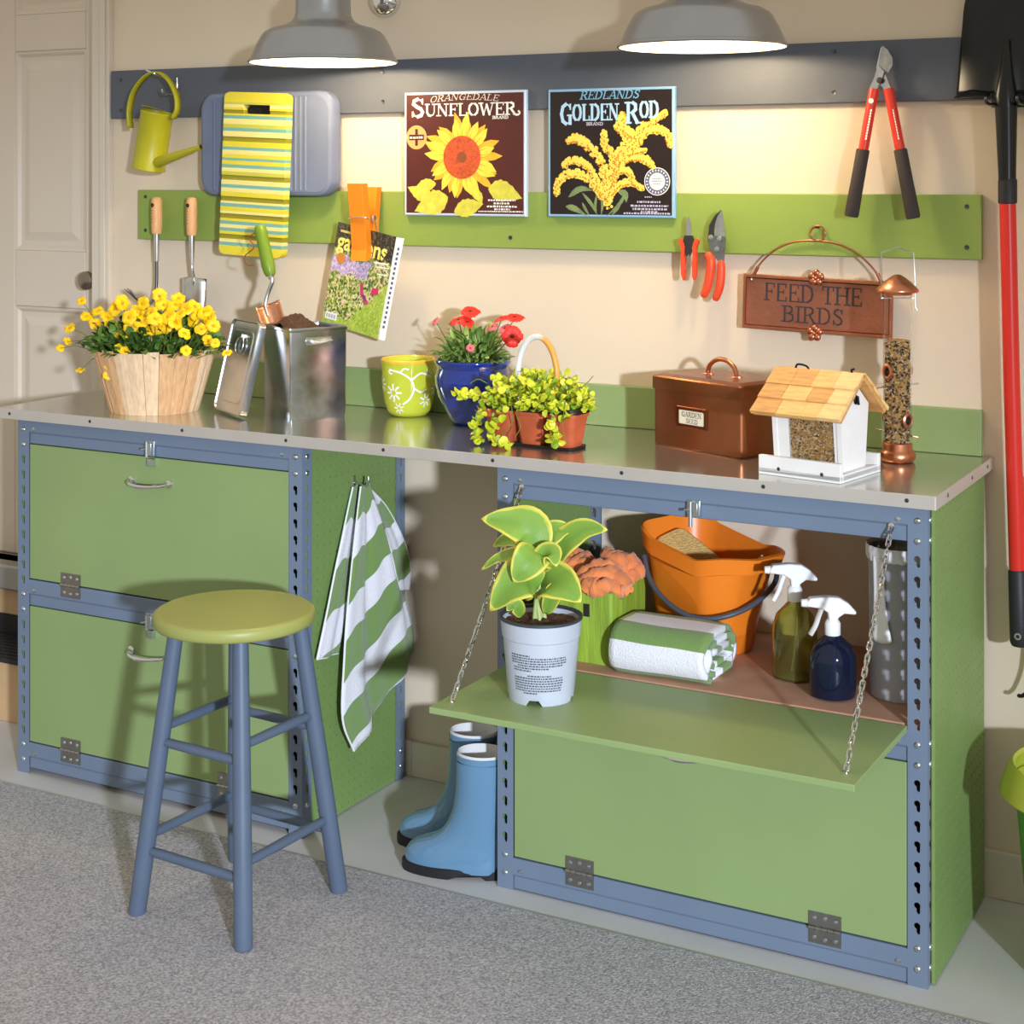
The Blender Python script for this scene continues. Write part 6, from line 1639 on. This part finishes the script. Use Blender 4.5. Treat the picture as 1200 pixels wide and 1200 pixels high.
# --- snips and pruners
def flat_part(parent, name, pts, y, th, m, bevel=.001):
    """outline given in photo pixels on the plane y (calibrated view)"""
    mb = MB(); P = [wp(px, py, y) for px, py in pts]
    a = [p + V((0, 0, 0)) for p in P]; b = [p + V((0, th, 0)) for p in P]
    mb.loft([a, b]); return mb.build(name, m, parent, bevel=bevel, fix=True)
sn = thing('garden_snips', 'small orange handled snips hanging on the green rail, left of the pruners', 'snips', (1.664, -.045, 1.28))
flat_part(sn, 'blade', [(806.5, 253), (809.5, 262), (810, 272), (808, 281), (804, 281), (803.5, 270), (804, 260)], -.046, .003, BLADE, .0005)
flat_part(sn, 'pivot_body', [(802, 276), (811, 276), (813, 284), (808, 300), (804, 300), (800, 284)], -.049, .006, DARKSTEEL)
for s2 in (-1, 1):
    c0 = 806.5
    flat_part(sn, 'grip', [(c0 + s2 * 9, 279), (c0 + s2 * 12, 282), (c0 + s2 * 8.5, 292), (c0 + s2 * 9.2, 308), (c0 + s2 * 8.5, 322), (c0 + s2 * 6.2, 329), (c0 + s2 * 4.2, 324), (c0 + s2 * 4.4, 314), (c0 + s2 * 3.6, 310), (c0 + s2 * 5.2, 300), (c0 + s2 * 4.4, 290), (c0 + s2 * 6, 284)][::s2], -.052, .012, REDGRIP, .003)
mb = MB(); mb.tube([wp(806, 300, -.048), wp(805, 310, -.048), wp(802, 318, -.048)], .0016, 6); mb.tube([wp(807, 298, -.048), wp(809, 310, -.048)], .0016, 6); mb.build('spring', ZINC, sn)
pr = thing('hand_pruners', 'curved blade hand pruners with orange red grips hanging below the green rail', 'pruners', (1.73, -.05, 1.24))
flat_part(pr, 'hook_blade', [(845, 246), (838, 252), (831, 264), (829.5, 278), (832, 290), (838, 298), (842, 294), (836, 282), (836, 268), (840, 256)], -.048, .005, DARKSTEEL, .0008)
flat_part(pr, 'cutting_blade', [(845.5, 246.5), (848.5, 262), (850, 278), (846, 282), (840, 278), (837, 274), (838, 262), (841, 253)], -.0525, .003, BLADE, .0005)
flat_part(pr, 'pivot_plate', [(831, 276), (849.5, 277), (849, 290), (848, 306), (841, 306), (836, 298), (831, 290)], -.054, .005, mat('dull_steel', (150, 152, 156), .32, 1.0, var=.15, vs=70), .0008)
mb = MB()
for p in ((843, 280), (833, 278), (840, 292)):
    mb.xf = Matrix.Translation(wp(*p, -.0545)) @ rot_to((0, -1, 0)); mb.lathe([(.0062, 0), (.0055, .002), (.0004, .0026)], n=12, c0=False)
mb.xf = Matrix(); mb.build('pivot_bolts', ZINC, pr, smooth=.7, kind='stuff')
def grip(parent, pts, y, r, m, flat=1.0, name='grip'):
    q = bez([wp(px, py, y) for px, py in pts], 5); n = len(q); mb = MB()
    mb.tube(q, [r * (.78 + .22 * math.sin(PI * min(1, (i + 1.5) / (n + .5))) ** .5) if i not in (0, n - 1) else r * .62 for i in range(n)], 12, flat=flat); return mb.build(name, m, parent, smooth=1)
grip(pr, [(829, 296), (833, 306), (832, 320), (829, 336), (824, 348)], -.054, .0105, REDGRIP)
grip(pr, [(845, 305), (845, 322), (843, 338), (838, 352)], -.052, .0098, REDGRIP)

# --- loppers
lp = thing('loppers', 'red handled loppers with dark foam grips hanging on the slate rail', 'loppers', (2.115, -.05, 1.43))
flat_part(lp, 'curved_blade', [(1034, 53.5), (1040, 58), (1046, 68), (1046, 76), (1041, 85), (1036, 82), (1030, 77), (1030.5, 66)], -.052, .004, mat('worn_blade', (176, 176, 172), .32, 1.0, var=.2, vs=60), .0006)
flat_part(lp, 'hook_jaw', [(1032, 56), (1034, 54.5), (1031, 66), (1030, 76), (1034, 82), (1038, 88), (1044, 104), (1035, 105), (1028, 92), (1027, 78)], -.047, .006, BLADE, .0008)
flat_part(lp, 'pivot_arm', [(1029, 76), (1036, 84), (1033, 92), (1028, 104), (1018, 105), (1024, 92)], -.056, .005, BLADE, .0008)
mb = MB(); mb.xf = Matrix.Translation(wp(1030.5, 94, -.057)) @ rot_to((0, -1, 0)); mb.lathe([(.0068, 0), (.006, .0025), (.0004, .003)], n=14, c0=False); mb.xf = Matrix(); mb.build('pivot_bolt', DARKSTEEL, lp, smooth=.7)
LRED = mat('lopper_red', (222, 58, 40), .32)
for (x0, y0), (x1, y1), (x2, y2) in (((1024.5, 104), (1011.5, 176), (997.5, 254)), ((1041, 104), (1055, 176), (1070.5, 256))):
    mb = MB(); mb.tube([wp(x0, y0, -.052), wp(x1, y1, -.058)], .0112, 14); hd_ = mb.build('handle', LRED, lp, smooth=1)
    mb = MB(); a, b_ = wp(x1, y1 - 1, -.058), wp(x2, y2, -.062); mb.tube([a, a.lerp(b_, .01), a.lerp(b_, .5), a.lerp(b_, .97), b_], [.0125, .0142, .0145, .0155, .0135], 16); mb.build('foam_grip', mat('dark_foam_grip', (62, 54, 50), .85, bump=.2, bs=400), lp, smooth=1)
    mb = MB(); n_ = 11
    mat_w = mat('white_ink', (244, 242, 234))
    for i in range(n_):
        t = .34 + .5 * i / n_
        p = wp(x0, y0, -.052).lerp(wp(x1, y1, -.058), t) + V((.004, -.0108, 0)); dd = (wp(x1, y1, -.058) - wp(x0, y0, -.052)).normalized(); sdv = V((1, 0, 0)) * (.0026 if x1 < 1030 else .0012)
        mb.poly([p - sdv, p + sdv, p + sdv + dd * .0048, p - sdv + dd * .0048][::-1])
    if x1 < 1030:
        p = wp(x0, y0, -.052).lerp(wp(x1, y1, -.058), .20) + V((.001, -.0116, 0)); mb.poly([p + V((.0058 * math.cos(2 * PI * i / 14), 0, .0058 * math.sin(2 * PI * i / 14))) for i in range(14)])
    mb.build('white_print', mat_w, hd_)
hk = thing('wall_peg', 'steel nail in the slate rail carrying the loppers', 'hook', (2.115, -.02, 1.715))
mb = MB(); mb.cyl((2.113, -.021, 1.704), (2.113, -.050, 1.706), .0028, n=8); mb.build('nail', DARKSTEEL, hk)

# --- copper sign
sg = thing('copper_sign', 'copper sign reading FEED THE BIRDS hanging from a wire arch', 'sign', (1.961, -.03, 1.17))
Ms = wallplane(1.9615, -.0225, 1.2315, math.radians(-1.6)); sw, sh = .340, .122
SGN = mat('hammered_copper', (170, 110, 86), .42, .75, var=.14, vs=16, bump=.25, bs=110)
SGE = mat('bright_copper_edge', (184, 118, 90), .3, .9, var=.16, vs=20)
mb = MB(); mb.xf = Ms
o = lambda d, z: [(-sw / 2 + d, -sh / 2 + d, z), (sw / 2 - d, -sh / 2 + d, z), (sw / 2 - d, sh / 2 - d, z), (-sw / 2 + d, sh / 2 - d, z)]
mb.loft([o(.009, .009), o(.010, .0045)], False, True); mb.build('sign_plate', SGN, sg)
mb = MB(); mb.xf = Ms; mb.loft([o(0, 0), o(0, .007), o(.002, .0095), o(.007, .0095), o(.010, .0045)], True, False); mb.build('raised_border', SGE, sg, smooth=.5)
mb = MB(); mb.xf = Ms; serif_text(mb, 'FEED THE', Matrix(), -.121, .005, .037, .226, .13, .075, z=.0049); serif_text(mb, 'BIRDS', Matrix(), -.078, -.040, .034, .142, .13, .075, z=.0049); mb.build('sign_lettering', mat('slate_patina', (50, 46, 54), .6), sg)
for y in (sh / 2, -sh / 2):
    mb = MB(); mb.xf = Ms @ Matrix.Translation((.0, y, .008))
    for i in range(5):
        a = PI / 2 + 2 * PI * i / 5; mb.sphere((.0105 * math.cos(a), .0105 * math.sin(a), .002), (.0088, .0088, .005), 10, 6)
    mb.sphere((0, 0, .005), (.0045, .0045, .004), 8, 6); mb.build('flower_boss', SGE, sg, smooth=1.2)
mb = MB()
wire = [Ms @ V((x, z, .006)) for x, z in ((-.150, .050), (-.140, .072), (-.118, .100), (-.085, .125), (-.045, .139), (0, .1425), (.045, .138), (.085, .122), (.118, .096), (.140, .070), (.150, .050))]
mb.tube(bez(wire, 4), .0022, 8)
mb.tube([Ms @ V((.0165 * math.cos(a), .159 + .0165 * math.sin(a), .006)) for a in [2 * PI * i / 28 for i in range(28)]], .0022, 8, closed=True)
for s2 in (-1, 1): mb.tube([Ms @ V((s2 * .146, .058, .007)), Ms @ V((s2 * .136, .078, .007))], .0042, 8)
mb.build('wire_arch', SGE, sg, smooth=1)
mb = MB(); mb.xf = Ms; mb.sphere((-.150, .048, .008), .0036, 8, 6); mb.sphere((.150, .048, .008), .0036, 8, 6); mb.build('wire_end', ZINC, sg, smooth=1, kind='stuff')
hk = thing('wall_nail', 'small nail in the green rail through the ring of the copper sign', 'nail', (1.965, -.02, 1.405))
mb = MB(); mb.cyl((1.9655, -.0205, 1.4025), (1.9655, -.044, 1.404), .0022, n=8); mb.build('nail', DARKSTEEL, hk)

# --- shovel hung upside down
sv = thing('shovel', 'black round point shovel with red shaft hanging upside down at the right edge', 'shovel', (2.39, -.08, .56))
BLK = mat('black_enamel_steel', (13, 13, 14), .28, var=.1, vs=8)
XC = 2.380
def shP(u, v):
    """v 0 at the shoulders (bottom), 1 at the tip (top)"""
    x = (u - .5) * 2
    w = .110 * (1 - .08 * v) if v < .55 else .110 * .956 * math.sqrt(max(0, 1 - ((v - .55) / .45) ** 2.2))
    z = 1.686 + .30 * v
    dish = .030 * (1 - x * x) * (1 - .5 * v) - .018 * x * x
    rib = .012 * math.exp(-(x * w / .018) ** 2) * max(0, 1 - v * 1.7)
    return V((XC + x * w + .014 * v, -.045 - dish * .6 - rib + .012 * v, z + .018 * (1 - abs(x)) * 0))
mb = MB(); mb.grid(shP, 36, 30); bl = mb.build('blade', BLK, sv, smooth=1.2, solid=.0025)
for s2 in (-1, 1):
    mb = MB(); mb.grid(lambda u, v: V((XC + s2 * (.034 + .074 * u), -.046 - .018 * (1 - u) - .030 * v * (1 - .3 * u), 1.686 - .008 * v + .010 * math.sin(PI * u) * (1 - v))), 10, 4); mb.build('step_tread', BLK, sv, smooth=1, solid=.0025)
mb = MB(); mb.tube([(XC + .002, -.074, 1.80), (XC + .001, -.076, 1.73), (XC, -.078, 1.68), (XC + .001, -.078, 1.655), (XC + .003, -.078, 1.52), (XC + .004, -.078, 1.463)], [.004, .014, .024, .0225, .0180, .0178], 18); mb.build('socket', BLK, sv, smooth=1)
mb = MB(); mb.tube([(XC + .0035, -.078, 1.51), (XC + .004, -.078, 1.508), (XC + .004, -.078, 1.462), (XC + .004, -.078, 1.460)], [.017, .0192, .0192, .017], 18); mb.build('collar', mat('black_rubber', (38, 38, 42)), sv, smooth=.6)
mb = MB(); mb.tube([(XC + .004, -.078, 1.462), (XC + .012, -.078, 1.1), (XC + .024, -.078, .70)], .0168, 18); mb.build('shaft', mat('red_fibreglass', (222, 48, 36), .3), sv, smooth=1)
mb = MB(); mb.tube([(XC + .0237, -.078, .712), (XC + .024, -.078, .708), (XC + .027, -.078, .60), (XC + .028, -.078, .565), (XC + .028, -.078, .557), (XC + .028, -.078, .554)], [.017, .0192, .0195, .0195, .016, .006], 18); mb.build('grip_sleeve', mat('black_rubber', (38, 38, 42)), sv, smooth=.8)
mb = MB(); mb.xf = Matrix.Translation((XC + .028, -.0975, .580)) @ rot_to((0, -1, 0)); mb.lathe([(.0075, -.002), (.007, .001), (.004, .0012), (.0035, -.001)], n=14); mb.xf = Matrix(); mb.build('hang_eyelet', ZINC, sv, smooth=.8)
hk = thing('shovel_bracket', 'dark wall bracket under the shovel blade on the slate rail', 'bracket', (2.38, -.02, 1.665))
mb = MB()
for s2 in (-1, 1): mb.tube(bez([(XC + s2 * .031, -.021, 1.668), (XC + s2 * .031, -.08, 1.664), (XC + s2 * .031, -.115, 1.668), (XC + s2 * .031, -.118, 1.678)], 3), .0035, 8)
mb.box(XC - .04, XC + .04, -.024, -.0205, 1.66, 1.676); mb.build('bracket_arms', DARKSTEEL, hk, smooth=1)

# --- tool tip at the right edge, and the green bin
wd_ = thing('hanging_cultivator', 'black hooked garden tool whose tip shows at the right edge of the wall', 'tool', (2.44, -.04, .45))
mb = MB(); mb.tube(bez([wp(1192, 815, -.05), wp(1199, 815, -.05), wp(1206, 806, -.05), wp(1212, 780, -.045), wp(1214, 720, -.04)], 5), [.002] + [.0042] * 19 + [.0042], 8); mb.build('tine', BLK, wd_, smooth=1)
mb = MB(); mb.tube(bez([wp(1214, 722, -.04), wp(1215, 640, -.035), wp(1216, 560, -.03)], 4), .012, 12); mb.build('handle', mat('black_rubber', (38, 38, 42)), wd_, smooth=1)
bn = thing('trash_bin', 'green bin with a lime lid rim standing right of the right cabinet', 'bin', (2.58, -.27, 0))
c = (2.586, -.27, 0)
mb = MB(); mb.lathe([(.112, 0), (.116, .004), (.146, .346), (.143, .346), (.113, .008)], c, 48, c1=True); mb.build('bin_body', mat('leaf_green_plastic', (84, 150, 54), .35), bn, smooth=.7)
mb = MB(); mb.lathe([(.150, .336), (.170, .339), (.175, .344), (.171, .360), (.158, .392), (.150, .400), (.145, .394), (.158, .362), (.161, .348), (.147, .346)], c, 56, False, False); mb.build('lid_rim', mat('lime_plastic', (178, 186, 66), .35), bn, smooth=.7)
mb = MB(); mb.lathe([(.155, .360), (.12, .344), (.001, .338)], c, 40, False, False); mb.build('lid_dish', mat('lime_plastic', (178, 186, 66)), bn, smooth=.9)
